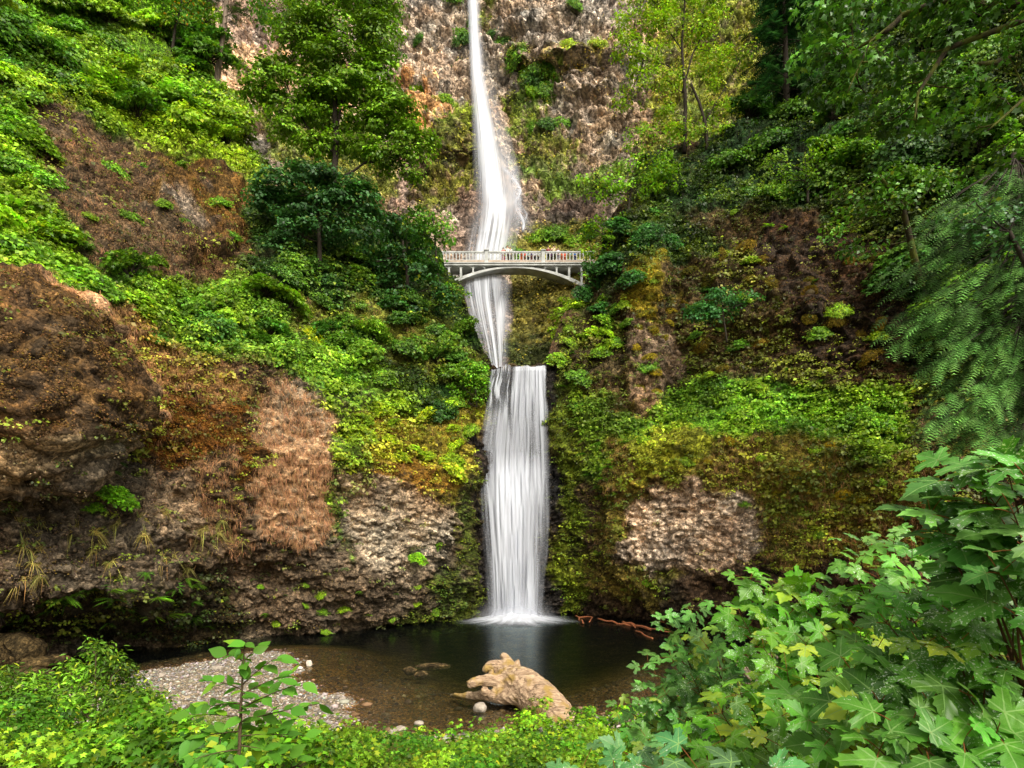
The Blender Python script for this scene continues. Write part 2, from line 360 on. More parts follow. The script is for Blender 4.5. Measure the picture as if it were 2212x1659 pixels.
# --- painting by what grows where, with shade painted into two dark patches: (polygon, feather, colour, leaf, moss, grass)
ROCKD = (.06, .044, .032); ROCKG = (.17, .145, .125); ROCKP = (.27, .225, .20); EARTH = (.10, .062, .036)
MOSSO = (.09, .05, .014); MOSSY = (.17, .16, .02); MOSSG = (.09, .13, .014); GR = (.085, .20, .016); GRY = (.17, .27, .02); GRD = (.03, .09, .015); TAN = (.36, .21, .12)
NEARPAINT = [
 ([(-500,-600),(520,-600),(470,90),(600,370),(560,430),(480,370),(340,330),(210,270),(100,200),(-500,330)], 18, GR, 1.0, 0, .05),
 ([(200,200),(330,180),(480,300),(590,380),(560,430),(430,350),(300,300)], 20, GRY, 1.0, 0, .1),
 ([(190,270),(340,320),(470,380),(540,440),(540,560),(470,650),(250,610),(140,540),(60,430),(70,330)], 14, (.08,.052,.03), .16, .6, .4),
 ([(330,340),(430,360),(530,410),(540,520),(470,560),(400,500),(330,420)], 14, (.115,.068,.02), .15, .8, .3),
 ([(360,440),(430,430),(440,520),(380,520)], 10, ROCKG, .0, .2, .2),
 ([(-500,230),(60,240),(90,400),(140,520),(230,600),(260,660),(120,655),(-500,640)], 16, (.09,.21,.016), 1.0, 0, 0),
 ([(230,570),(420,600),(560,600),(760,690),(870,740),(900,880),(830,920),(740,890),(600,810),(450,790),(330,760),(260,650)], 20, (.085,.19,.02), .9, .1, .15),
 ([(540,420),(800,440),(980,480),(1010,640),(1040,720),(1060,880),(1030,960),(900,880),(780,720),(600,620),(520,560)], 18, (.018,.048,.010), .95, .1, 0),  # dark growth, with the shade under the shrubs painted in
 ([(600,620),(700,640),(960,690),(1030,760),(1000,880),(880,760),(760,720),(640,700)], 14, (.10,.12,.022), .5, .6, .2),
 ([(-500,640),(110,645),(200,730),(280,860),(260,940),(150,1030),(60,1060),(-500,1060)], 8, (.085,.052,.022), .02, .6, .12),
 ([(-500,960),(70,920),(200,930),(240,990),(140,1040),(60,1060),(-500,1060)], 14, (.14,.115,.08), .0, .15, .05),
 ([(100,650),(160,640),(240,740),(310,830),(300,920),(270,900),(255,850),(200,760)], 7, TAN, .0, 0, 1.3),
 ([(160,640),(280,680),(420,800),(520,860),(600,860),(520,920),(330,900),(290,830),(230,730)], 14, (.18,.11,.045), .3, .6, .55),
 ([(280,860),(420,850),(560,900),(540,1050),(420,1060),(300,1000)], 14, (.10,.045,.010), .05, .9, .2),
 ([(-500,1060),(250,960),(420,1020),(560,1060),(740,1130),(960,1180),(990,1400),(-500,1560)], 16, (.085,.068,.052), .02, .14, .03),
 ([(300,1000),(520,1060),(560,1180),(400,1190),(250,1120)], 18, (.16,.12,.085), .02, .2, .15),
 ([(560,960),(565,860),(640,870),(728,890),(725,1010),(700,1130),(640,1185),(575,1160),(550,1050)], 8, (.33,.23,.15), .0, 0, 1.5),
 ([(400,1000),(500,950),(560,1180),(500,1200),(440,1130)], 14, (.12,.075,.04), .0, .3, .55),
 ([(735,900),(900,870),(1030,890),(1030,1020),(960,1080),(850,1030),(740,1000)], 14, (.16,.14,.02), .45, .7, .2),
 ([(725,860),(770,860),(780,1060),(730,1200),(700,1130),(728,1010)], 10, (.08,.15,.02), .6, .2, .2),
 ([(750,1030),(850,1030),(960,1090),(960,1180),(880,1260),(760,1220),(730,1130)], 14, (.24,.20,.16), .0, .15, .1),
 ([(740,1010),(900,1000),(970,1060),(860,1060)], 10, (.17,.10,.02), .1, .9, .2),
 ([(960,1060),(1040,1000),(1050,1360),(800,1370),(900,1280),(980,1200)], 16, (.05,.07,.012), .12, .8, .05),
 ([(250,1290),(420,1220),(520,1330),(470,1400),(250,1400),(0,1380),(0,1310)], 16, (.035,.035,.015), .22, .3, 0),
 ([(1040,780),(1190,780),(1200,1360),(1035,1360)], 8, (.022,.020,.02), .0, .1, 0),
 ([(1188,780),(1240,800),(1280,1000),(1260,1200),(1290,1330),(1195,1335),(1192,1000)], 9, (.075,.105,.010), .15, 1.0, 0),
 ([(1195,740),(1260,560),(1330,480),(1400,560),(1380,700),(1260,860),(1200,860)], 14, (.07,.10,.02), .5, .5, .1),
 ([(1265,600),(1380,420),(1640,420),(1950,480),(1960,700),(1900,900),(1480,900),(1330,900),(1220,820)], 16, (.06,.045,.022), .50, .7, .12),
 ([(1350,480),(1420,480),(1440,700),(1430,880),(1370,880),(1360,700)], 12, (.17,.15,.016), .3, 1.0, .1),
 ([(1300,470),(1500,460),(1560,560),(1400,600),(1290,640)], 16, (.02,.045,.010), .9, .3, 0),
 ([(1330,680),(1450,700),(1480,860),(1380,870)], 14, (.17,.13,.105), .05, .35, .1),
 ([(1230,860),(1380,880),(1480,940),(1400,1000),(1330,1100),(1270,1010)], 14, (.09,.18,.018), .8, .4, .1),
 ([(1370,900),(1480,830),(1650,830),(1950,840),(1980,1000),(1800,1010),(1650,960),(1500,960),(1380,960)], 16, (.07,.19,.014), 1.0, .2, 0),
 ([(1330,960),(1500,950),(1800,1000),(2000,1010),(2000,1180),(1760,1240),(1640,1200),(1560,1080),(1400,1050),(1360,1200),(1290,1160),(1300,1050)], 14, (.11,.095,.02), .3, .7, .5),
 ([(1345,985),(1370,935),(1460,930),(1560,960),(1480,1000),(1380,1040)], 9, (.17,.20,.02), .2, 1.3, .1),
 ([(1650,960),(1800,970),(1900,1060),(1760,1160),(1640,1110)], 12, (.12,.12,.02), .5, .6, .5),
 ([(1370,1080),(1460,1030),(1600,1060),(1650,1150),(1620,1225),(1480,1245),(1390,1190)], 12, (.40,.33,.28), .0, .04, .03),
 ([(1290,1230),(1480,1240),(1700,1230),(1900,1200),(2700,1200),(2700,1560),(1240,1360),(1250,1290)], 12, (.055,.040,.030), .05, .2, .05),
 ([(1240,1180),(1380,1190),(1480,1250),(1400,1290),(1270,1290)], 14, (.10,.09,.022), .2, .8, .1),
 ([(1380,480),(1340,430),(1370,350),(1560,280),(1700,30),(1800,-300),(2700,-600),(2700,900),(1980,860),(1940,500),(1650,450)], 18, (.014,.038,.009), 1.0, .1, 0),  # undergrowth green with the deep shade between the trees painted in
 ([(1640,470),(1940,500),(1950,760),(1850,830),(1700,700),(1640,600)], 16, (.045,.026,.015), .15, .4, .12),
]
def paint(S, base, items, seed):
    X = S.X + (fbm(S.P, 2.2, seed, 4) - .5) * 120; Y = S.Y + (fbm(S.P, 2.2, seed + 50, 4) - .5) * 95
    col = np.broadcast_to(np.array(base[0], float), S.P.shape).copy(); lf = np.full(X.shape, base[1]); ms = np.full(X.shape, base[2]); gs = np.full(X.shape, base[3])
    for poly, fe, c, l, m_, g in items:
        k = polymask(X, Y, poly, fe); col += (np.array(c) - col) * k[..., None]; lf += (l - lf) * k; ms += (m_ - ms) * k; gs += (g - gs) * k
    S.col, S.lf, S.ms, S.gs = col, lf, ms, gs
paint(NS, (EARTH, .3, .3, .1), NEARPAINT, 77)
def finish_sheet(S, name, mt, rockcol, mossy=True):
    # where the plants thin out the stone shows: mix stone colour by cavity / noise and by how mossy the spot is
    n = fbm(S.P, .9, 31, 4); up = S.N[..., 2]
    cover = np.clip(S.ms * .75 + S.lf * .7 + S.gs * .35, 0, 1)
    show = sstep(.0, .25, cover * 1.15 + up * .35 - n - .12)          # 1 = covered
    tone = S.col.mean(-1, keepdims=True)
    rc = np.array(rockcol)[None, None] * np.clip(tone / .10, .25, 2.6)
    bare = (cover < .22)[..., None] * 1.0
    c = np.where(bare > .5, S.col, rc * .55 + S.col * .25)
    c = c + (S.col - c) * show[..., None]
    c *= (.75 + .5 * fbm(S.P, 3.5, 44, 3))[..., None]
    c = c * (.55 + .9 * fbm(S.P, (1.3, 1.3, 2.2), 144, 3))[..., None] * (1 + (fbm(S.P, 4.0, 145, 3)[..., None] - .5) * np.array([.5, 0, -.5])); c = c * np.array([1, 1, 1.06]); S.vcol = c
    cf = np.concatenate([np.repeat(c[:1], S.ext, 0), c], 0)
    V = S.Pfull.reshape(-1, 3)
    o = link(name, nmesh(name, V, gridtris(S.nr + S.ext, S.nc), True, col=cf.reshape(-1, 3)), mt)
    return tag(o, kind='structure')
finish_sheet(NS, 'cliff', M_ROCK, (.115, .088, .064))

FARP = [(250,900,62),(250,300,80),(250,-100,98),(250,-500,112),(980,830,60),(1060,830,60.5),(1120,830,60.5),(1190,830,60),(1300,830,60),(980,700,63.5),(1060,700,64.5),(1110,720,64.5),(1160,700,64.5),(1230,700,62.5),
 (980,580,68),(1060,580,68.5),(1150,580,69),(1240,570,67),(900,500,72),(1000,500,73.5),(1080,500,73),(1200,490,73),(1300,480,71),(980,440,77),(1080,440,78),(1200,430,77),(1350,400,75),(1050,400,82),
 (850,420,78),(700,350,80),(560,300,83),(450,150,88),(960,360,80),(990,300,81),(960,250,83),(1040,300,88),(1090,300,88),(1150,330,84),(1200,300,86),(1300,300,83),(1040,230,91),
 (850,250,87),(850,150,92),(1030,150,95),(1200,180,90),(1200,140,89),(1330,150,87),(1330,120,88),(1030,0,98),(1200,0,95),(850,0,97),(1350,0,93),(600,50,94),(600,-300,108),(1030,-300,106),(1400,-300,104),(1600,250,82),(1600,0,90),(1900,0,92),(1900,-400,104),(1900,400,76),(1900,900,66)]
def faramps(P, X, Y):
    blocky = sstep(560, 430, Y)
    d = (fbm(P, (12., 12., 9.), 13, 3) - .5) * 5.0 * (.3 + .7 * blocky)
    d += (1 - np.abs(2 * fbm(P, (3.4, 3.4, 1.6), 23, 3) - 1) - .75) * 2.4 * (.25 + .75 * blocky)
    wl, cid = worley(P, (1.5, 1.5, 1.0), 55); wl2, cid2 = worley(P, (.7, .7, .6), 65)
    d += ((.55 - wl) * 1.3 + (cid - .5) * 1.1) * (.15 + .85 * blocky) + ((.55 - wl2) * .35 + (cid2 - .5) * .3) * (.3 + .7 * blocky)
    # long overhanging ledge lines
    for (x0, y0, x1, y1, a) in ((1120,140,1345,150,1.8),(870,175,1010,205,1.6),(1180,232,1330,215,1.5),(1090,95,1330,75,1.2)):
        yl = y0 + (X - x0) * (y1 - y0) / (x1 - x0) + (fbm(P, 5., 91, 3) - .5) * 30; m = sstep(x0 - 30, x0 + 20, X) * sstep(x1 + 30, x1 - 20, X)
        d += m * a * (np.exp(-np.clip(yl - Y, 0, 200) / 28.) * (Y < yl) - .4 * np.exp(-np.clip(Y - yl, 0, 200) / 25.) * (Y >= yl))
    return d
FS = make_sheet(np.arange(250, 1950, 2.6), lambda x: np.full(x.shape, -420.), lambda x: np.full(x.shape, 830.), 480, FARP, faramps, 2)
FR = (.31, .265, .225); FD = (.15, .125, .11)
FARPAINT = [
 ([(820,-450),(1990,-450),(1990,300),(1330,130),(1100,140),(860,180)], 20, FR, 0, .02, 0),
 ([(840,-30),(1000,-30),(1010,160),(850,190)], 22, (.34,.285,.24), 0, .05, 0),
 ([(870,185),(950,180),(965,230),(950,300),(900,330),(860,300)], 12, (.42,.23,.10), 0, .05, .2),
 ([(800,330),(900,330),(920,420),(860,470),(780,470)], 16, (.30,.21,.17), 0, .1, 0),
 ([(920,330),(950,245),(1030,240),(1040,400),(1000,450),(930,470),(880,450)], 12, (.095,.11,.02), .15, .9, 0),
 ([(965,225),(1032,230),(1034,262),(985,275),(930,275)], 10, (.16,.22,.025), .5, 1, 0),
 ([(1022,270),(1042,270),(1050,430),(1030,420)], 6, (.04,.038,.036), 0, .1, 0),
 ([(1005,-60),(1040,-60),(1062,-60),(1058,70),(1046,80),(1030,60)], 8, (.12,.15,.025), .1, 1, 0),
 ([(1085,215),(1130,190),(1160,260),(1150,380),(1110,360),(1090,290)], 12, (.14,.20,.03), .4, .9, 0),
 ([(1100,120),(1200,130),(1215,200),(1190,250),(1150,240),(1110,170)], 12, (.11,.17,.03), .7, .6, 0),
 ([(1200,130),(1340,110),(1340,150),(1290,175),(1220,170)], 10, (.30,.25,.07), .2, .8, .2),
 ([(1110,300),(1230,290),(1260,340),(1220,380),(1130,380)], 14, (.12,.15,.035), .3, .8, 0),
 ([(1120,385),(1230,370),(1330,370),(1350,420),(1260,430),(1280,460),(1230,500),(1170,440)], 12, (.12,.19,.035), .5, .9, 0),
 ([(980,430),(1060,430),(1120,450),(1260,430),(1330,430),(1310,470),(1230,520),(1130,490),(1000,560),(960,560)], 12, (.15,.11,.09), 0, .05, 0),
 ([(1100,510),(1250,480),(1320,500),(1300,600),(1100,600)], 14, (.13,.135,.035), .5, .9, 0),
 ([(1080,590),(1250,590),(1240,700),(1190,800),(1080,800)], 14, (.12,.115,.03), .3, .8, 0),
 ([(1085,740),(1250,700),(1200,840),(1080,840)], 10, (.04,.055,.018), .25, .8, 0),
 ([(990,560),(1078,560),(1100,700),(1080,840),(1000,840)], 8, (.10,.08,.07), 0, .2, 0),
 ([(440,80),(760,100),(800,250),(720,330),(560,300),(470,220)], 20, (.50,.36,.25), 0, 0, .3),
 ([(420,-60),(780,-60),(780,110),(500,90)], 20, (.30,.22,.18), 0, .1, 0),
 ([(540,250),(800,260),(860,330),(820,460),(640,440)], 20, (.14,.17,.04), .6, .5, .3),
 ([(1290,100),(1350,100),(1420,260),(1400,380),(1300,360),(1290,250)], 18, (.21,.17,.13), .05, .2, 0),
 ([(1400,-100),(1800,-100),(1800,500),(1380,500)], 22, (.17,.21,.035), .7, .5, 0),
]
paint(FS, (FR, .0, .05, .05), FARPAINT, 177)
finish_sheet(FS, 'far_cliff', M_FAR, (.20, .15, .125))

# ------------------------------------------------------------------ ground: pool bed, gravel bar, near bank
SHORE = [(-60,26),(-22.8,25.8),(-19.5,28.5),(-17.3,31.2),(-15.6,34.0),(-13.9,34.6),(-12.0,32.6),(-11.0,30.2),(-10.6,28.2),(-9.2,26.9),(-7.3,25.4),(-6.3,23.7),(-5.9,21.6),(-5.2,20.2),(-3.4,19.5),(-1.4,19.8),(0,20.8),(1.0,21.6),(2.6,21.9),(4.5,22.3),(6.2,23.8),(8.6,26.4),(12,30),(16,33),(30,36),(60,36),(60,-20),(-60,-20)]
def groundz(X, Y):
    P = np.stack([X, Y, 0 * X], -1); wx = (fbm(P, 1.6, 301, 3) - .5) * 1.1
    poly = SHORE; inside = polymask(X + wx, Y + wx, poly, .001) > .5
    d2 = np.full(X.shape, 1e12)
    for i in range(len(poly)):
        x0, y0 = poly[i]; x1, y1 = poly[(i+1) % len(poly)]; ex, ey = x1-x0, y1-y0
        t = np.clip(((X + wx - x0)*ex + (Y + wx - y0)*ey)/(ex*ex+ey*ey), 0, 1); d2 = np.minimum(d2, (X + wx - x0 - t*ex)**2 + (Y + wx - y0 - t*ey)**2)
    d = np.sqrt(d2)
    z = np.where(inside, np.minimum(.07 * d, .32), -np.minimum(.10 * d, .42) - .20 * np.clip(d - 4, 0, 7))
    bank = np.clip(19.3 - Y - .02 * X, 0, 40) * .28
    left = np.clip(-X - 11, 0, 40) * .06 * (Y < 24)
    right = np.clip(X - 7, 0, 14) * .22
    z = np.where(inside, z + bank + left + right * sstep(36, 24, Y), z)
    z = z + (fbm(P, 1.1, 305, 4) - .5) * np.where(inside, .22, .10)
    return z, inside, d
gx = np.concatenate([np.arange(-60, -26, 1.0), np.arange(-26, 16, .13), np.arange(16, 60.1, 1.0)]); gy = np.concatenate([np.arange(-20, 6, 1.0), np.arange(6, 53, .13), [54, 58, 64]])
GX, GY = np.meshgrid(gx, gy); GZ, GIN, GD = groundz(GX, GY)
gp = np.stack([GX, GY, GZ], -1)
stone = fbm(gp, .9, 400, 4)[..., None]
gc = np.array([.20, .175, .15])[None, None] * (.7 + .6 * stone)
soil = sstep(19.5, 16.5, GY + (fbm(gp, 2., 410, 3) - .5) * 5)[..., None]; gc = gc + (np.array([.10, .085, .03]) - gc) * soil
wetc = np.array([.17, .095, .042])[None, None] * (.5 + stone); gc = np.where(GZ[..., None] < .02, wetc, gc)
M_GRAVEL = rock_material('gravelly_ground', .11, .04, .85)
link('ground', nmesh('ground', gp.reshape(-1, 3), gridtris(len(gy), len(gx)), True, col=gc.reshape(-1, 3)), M_GRAVEL)['kind'] = 'structure'
def gz(x, y):
    return float(groundz(np.array([[float(x)]]), np.array([[float(y)]]))[0][0, 0])
def gzv(x, y): z, i, d = groundz(x[None], y[None]); return z[0], i[0], d[0]

# pool: closed body of clear brownish water
def pool_water():
    m, t, b, N = mat('pool_water'); g = t.nodes.new('ShaderNodeNewGeometry').outputs['Position']
    out = t.nodes['Material Output']; t.nodes.remove(b)
    fr = t.nodes.new('ShaderNodeFresnel'); fr.inputs[0].default_value = 1.33
    gl = t.nodes.new('ShaderNodeBsdfGlossy'); gl.inputs['Roughness'].default_value = .2; gl.inputs['Color'].default_value = (.62,.70,.66,1)
    tr = t.nodes.new('ShaderNodeBsdfTransparent'); tr.inputs['Color'].default_value = (.85,.88,.84,1)
    mx = t.nodes.new('ShaderNodeMixShader'); t.links.new(fr.outputs[0], mx.inputs[0]); t.links.new(tr.outputs[0], mx.inputs[1]); t.links.new(gl.outputs[0], mx.inputs[2])
    mp = t.nodes.new('ShaderNodeMapping'); mp.inputs['Scale'].default_value = (1, .6, 1); t.links.new(g, mp.inputs[0])
    n = texn(t, 'Noise', 2.2, mp.outputs[0], Detail=4.0); bp = t.nodes.new('ShaderNodeBump'); bp.inputs['Strength'].default_value = .25; bp.inputs['Distance'].default_value = .05
    t.links.new(n.outputs[0], bp.inputs['Height'])
    for q in (fr, gl): t.links.new(bp.outputs[0], q.inputs['Normal'])
    va = t.nodes.new('ShaderNodeVolumeAbsorption'); va.inputs['Color'].default_value = (.50, .60, .44, 1); va.inputs['Density'].default_value = .8
    t.links.new(mx.outputs[0], out.inputs['Surface']); t.links.new(va.outputs[0], out.inputs['Volume'])
    mb = MB().box((-48, 15.7, -6), (48, 56, 0)); o = mb.build('pool_water', m); return tag(o, kind='structure')
pool_water()

# ------------------------------------------------------------------ falling water
def fall_material(name, c=(.67,.69,.765), emis=0):
    m, t, b, N = mat(name); a = attr(t, 'dens'); b.inputs['Base Color'].default_value = tuple(c) + (1,); b.inputs['Roughness'].default_value = .6
    b.inputs['Subsurface Weight'].default_value = 0
    tl = t.nodes.new('ShaderNodeBsdfTranslucent'); tl.inputs[0].default_value = tuple(c) + (1,); m1 = t.nodes.new('ShaderNodeMixShader'); m1.inputs[0].default_value = .35
    tr = t.nodes.new('ShaderNodeBsdfTransparent'); m2 = t.nodes.new('ShaderNodeMixShader')
    t.links.new(b.outputs[0], m1.inputs[1]); t.links.new(tl.outputs[0], m1.inputs[2])
    t.links.new(a.outputs['Fac'], m2.inputs[0]); t.links.new(tr.outputs[0], m2.inputs[1]); t.links.new(m1.outputs[0], m2.inputs[2])
    t.links.new(m2.outputs[0], t.nodes['Material Output'].inputs[0]); return m
M_FALL = fall_material('falling_water')
def fall(name, rows, nc, nr, depthf, densf, bulge=.5):
    """rows: (py, xl, xr)"""
    ys = np.linspace(rows[0][0], rows[-1][0], nr); xl = np.interp(ys, [r[0] for r in rows], [r[1] for r in rows]); xr = np.interp(ys, [r[0] for r in rows], [r[2] for r in rows])
    kk = np.hanning(max(5, nr // 7 * 2 + 1)); kk /= kk.sum(); sm = lambda a: np.convolve(np.pad(a, len(kk)//2, mode='reflect', reflect_type='odd'), kk, 'valid'); xl, xr = sm(xl), sm(xr)
    u = np.linspace(0, 1, nc)[None]; Y = np.broadcast_to(ys[:, None], (nr, nc)); X = xl[:, None] + (xr - xl)[:, None] * u; U = np.broadcast_to(u, X.shape)
    D = depthf(X, Y, U) - bulge * np.sqrt(np.clip(1 - (2*U-1)**2, 0, 1))
    dn = np.clip(densf(X, Y, U), 0, 1)
    D = D - .25 * (vn(np.stack([U*40, Y/60, 0*U], -1), 1., 5) - .5)
    P = np.stack([(X-CX)/F*D, D, CH-(Y-HY)/F*D], -1)
    return nmesh(name, P.reshape(-1, 3), gridtris(nr, nc), True, dens=dn.ravel())
def streak(U, Y, fu, fy, s, o=4):
    r = 0; t = 0; a = 1
    for k in range(o): r = r + a * vn(np.stack([U * fu * 1.9**k + 3.1 * k, Y / fy * (1 + .5*k), 0 * U + k * 7.3], -1), 1., s + k); t += a; a *= .62
    return r / t
edge = lambda U, w: sstep(0, w, U) * sstep(1, 1 - w, U)
LOW = [(782,1060,1184),(850,1048,1188),(900,1040,1191),(980,1026,1197),(1010,1024,1199),(1100,1028,1198),(1200,1038,1190),(1345,1048,1180)]
def LG(U): return 985 + 70 * (vn(np.stack([U*5, 0*U, 0*U], -1), 1., 77) - .5) + 34 * (vn(np.stack([U*19, 0*U, 0*U], -1), 1., 78) - .5)
def lowD(X, Y, U): return interp(Y, [(784,50.9),(790,49.9),(800,49.5),(900,49.2),(1345,48.4)]) - .5 * sstep(LG(U) - 10, LG(U) + 110, Y)
def lowdens(seed, gain):
    def f(X, Y, U):
        u2 = U + (vn(np.stack([U*6, Y/70, 0*U], -1), 1., seed+9) - .5) * .05
        u2 = u2 + .16 * (vn(np.stack([U*4.3, 0*U, 0*U], -1), 1., 71) - .5) * sstep(LG(U), LG(U) + 260, Y)
        s = streak(u2, Y, 14, 260, seed); s2 = streak(u2, Y, 5, 400, seed + 40, 3)
        e = .36 * sstep(.42, .62, s) + .50 * sstep(.38, .66, s2)
        core = np.exp(-((X - interp(Y, [(790,1148),(900,1130),(1000,1112),(1330,1116)])) / interp(Y, [(790,34),(900,58),(1000,62),(1330,48)]))**4)
        e = e * (.55 + .55 * core) + core * interp(Y, [(784,.5),(850,.30),(900,.10),(975,.0),(1020,.26),(1060,.42),(1200,.28),(1345,.45)])
        # braided start on the left
        br = sstep(1108, 1098, X) * sstep(905, 840, Y); e = e * (1 - br) + br * (sstep(.52, .64, streak(u2 + .012*np.sin(Y/13.), Y, 22, 45, seed + 3)) * .95 + .12)
        gapc = np.exp(-((X - interp(Y, [(787,1106),(870,1100),(960,1104)])) / 4.5)**2) * sstep(985, 880, Y); e = e * (1 - .85 * gapc)
        lr = np.exp(-((X - 1066) / 20.)**2) * sstep(1010, 985, Y) * sstep(880, 905, Y); e += lr * .15
        # burst where the curtain strikes the ledge
        lg = LG(U); e += .38 * np.exp(-np.clip(Y - lg, 0, 400) / 60.) * sstep(lg - 12, lg + 50, Y) * sstep(.05, .25, U) * sstep(.97, .8, U) * (.4 + .9 * streak(U, Y, 16, 90, 79))
        ew = interp(Y, [(784,.03),(900,.10),(1000,.16),(1345,.26)]); e = e * edge(U, ew + .0*U) + .25 * sstep(.6, .7, s) * edge(U, .02) * (1 - edge(U, ew))
        rg = .05 * vn(np.stack([0*U, Y/22, 0*U], -1), 1., 91); rg2 = .06 * vn(np.stack([0*U, Y/30, 0*U], -1), 1., 92)
        return e * gain * sstep(784, 787, Y - 15 * vn(np.stack([U*9, 0*U, 0*U], -1), 1., 73) * (1.3 - U)) * sstep(rg, rg + .05, U) * sstep(1 - rg2, .95 - rg2, U)
    return f
lf_root = empty('waterfall', at(1115, 1335, 48)); lf_root['kind'] = 'structure'
for nm, sd_, gn, off in (('curtain', 500, .78, 0), ('back_curtain', 600, .5, .35)):
    o = link(nm, fall(nm, LOW, 230, 420, lambda X, Y, U: lowD(X, Y, U) + off, lowdens(sd_, gn)), M_FALL, lf_root); o.location = -lf_root.location
me = fall('spray', [(1255,1050,1178),(1320,1020,1205),(1346,1000,1222)], 90, 70, lambda X, Y, U: 47.6 + 0*U, lambda X, Y, U: .75 * sstep(1258, 1340, Y) ** 2.2 * sstep(0, .45, U) * sstep(1, .55, U) * (.6 + .6 * streak(U, Y, 7, 30, 95)), .9)
o = link('spray', me, M_FALL, lf_root); o.location = -lf_root.location
# splash and foam
na, nr_ = 240, 60; A, Rr = np.meshgrid(np.linspace(0, 2*math.pi, na), np.linspace(0, 1, nr_)); c0 = at(1115, 1337, 48.0)
rw, rd = 5.4, 4.2; spr = .75 + .5 * vn(np.stack([np.cos(A)*5, np.sin(A)*5, 0*A], -1), 1., 8)
FX = c0[0] + rw * Rr * np.cos(A); FY = 47.2 + rd * Rr * np.sin(A); FZ = .03 + .75 * np.exp(-(Rr/.42)**2) * (.6 + .5 * vn(np.stack([FX, FY, 0*FX], -1), .3, 3))
fd = sstep(1, .12, Rr / spr) ** 1.1 * (.7 + .9 * sstep(.3, .7, streak(A / (2*math.pi) * 8, Rr * 30, 9, 25, 81))) + 1.2 * np.exp(-(Rr/.4)**2)
o = link('foam', nmesh('foam', np.stack([FX, FY, FZ], -1).reshape(-1, 3), gridtris(nr_, na), True, dens=np.clip(fd, 0, 1).ravel()), M_FALL, lf_root); o.location = -lf_root.location

UP = [(-80,1002,1034),(0,1008,1038),(60,1010,1042),(150,1014,1056),(250,1018,1092),(330,1018,1116),(400,1020,1130),(440,1018,1134),(500,1006,1128),(545,996,1114),(600,990,1102),(650,1000,1110),(700,1015,1115),(740,1030,1110),(800,1045,1105)]
def upD(X, Y, U):
    r, c, ok = sheet_idx(FS, X.ravel(), np.clip(Y.ravel(), -400, 829)); d = samp(FS.P, r, c)[:, 1].reshape(X.shape)
    base = interp(Y, [(-80,98),(100,93),(250,85.8),(400,77.6),(440,74.6),(500,71.0),(580,67.2),(700,62.9),(800,59.6)]); return base - 2.3 * sstep(60, 220, Y) * sstep(540, 460, Y) - .9 * sstep(560, 600, Y) * sstep(760, 700, Y) + 0*U
def updens(seed, gain):
    def f(X, Y, U):
        cx = interp(Y, [(-80,1018),(0,1022),(60,1024),(150,1030),(250,1044),(330,1056),(400,1066),(440,1074),(470,1071),(500,1065),(545,1055),(600,1044),(650,1042),(690,1052),(730,1062),(800,1074)])
        wd = interp(Y, [(-80,9),(60,10),(150,12),(250,17),(330,22),(400,25),(440,28),(470,32),(500,36),(545,42),(600,42),(650,40),(700,36),(735,22),(800,11)])
        t = (X - cx) / wd; core = np.exp(-np.abs(t)**2.3)
        s = streak(U, Y, 12, 150, seed); low = sstep(440, 480, Y)
        e = core * (1.05 * (1 - low) + low * (.42 + .75 * sstep(.34, .64, s)))
        e *= interp(Y, [(-80,1),(440,1),(500,1.0),(560,.8),(600,.7),(800,.75)])
        mist = np.exp(-np.abs((X - cx - wd * .7) / (wd * 1.5))**2) * interp(Y, [(-80,0),(120,.05),(250,.30),(400,.5),(440,.5),(480,.3),(540,.08),(580,0),(800,0)]) * (.7 + .5 * streak(U, Y, 4, 200, seed + 5, 3)); e = np.maximum(e, mist)
        rb = np.exp(-((X - interp(Y, [(590,1078),(650,1082),(690,1080),(800,1075)])) / 12.)**2) * sstep(600, 680, Y) * .75 * sstep(.35, .55, s); e = np.maximum(e, rb)
        return e * gain * edge(U, .05)
    return f
uf_root = empty('waterfall', at(1060, 800, 60)); uf_root['kind'] = 'structure'
o = link('plume', fall('plume', UP, 170, 480, upD, updens(700, 1.0), .9), M_FALL, uf_root); o.location = -uf_root.location
def trick(nm, pts, wpx, D0, seed, gain, D1=None):
    rows = [(p[1], p[0] - wpx, p[0] + wpx) for p in pts]
    Dd = [(pts[0][1], D0), (pts[-1][1], D1 or D0)]
    me = fall(nm, rows, 24, 160, lambda X, Y, U: interp(Y, Dd) + 0*U, lambda X, Y, U: gain * np.exp(-((U-.5)/.2)**2) * (.5 + .8 * sstep(.35, .6, streak(U, Y, 3, 12, seed))) * sstep(pts[0][1]-1, pts[0][1]+25, Y) * sstep(pts[-1][1], pts[-1][1]-18, Y), .15)
    o = link('side_stream', me, M_FALL, uf_root); o.location = -uf_root.location
trick('s', [(1078,350),(1096,372),(1112,388),(1124,410),(1119,428),(1106,442)], 9, 80, 3, .8, 75)
trick('s', [(1112,435),(1118,455),(1128,470),(1132,485),(1128,505)], 7, 74.5, 5, .9, 71.8)
trick('s', [(1124,440),(1138,462),(1134,480)], 5, 74.4, 6, .7, 72.6)
trick('s', [(1100,330),(1108,380),(1118,440),(1140,500)], 30, 80, 7, .22, 71)
trick('s', [(1170,80),(1172,110),(1178,125)], 4, 91, 8, .4, 90)
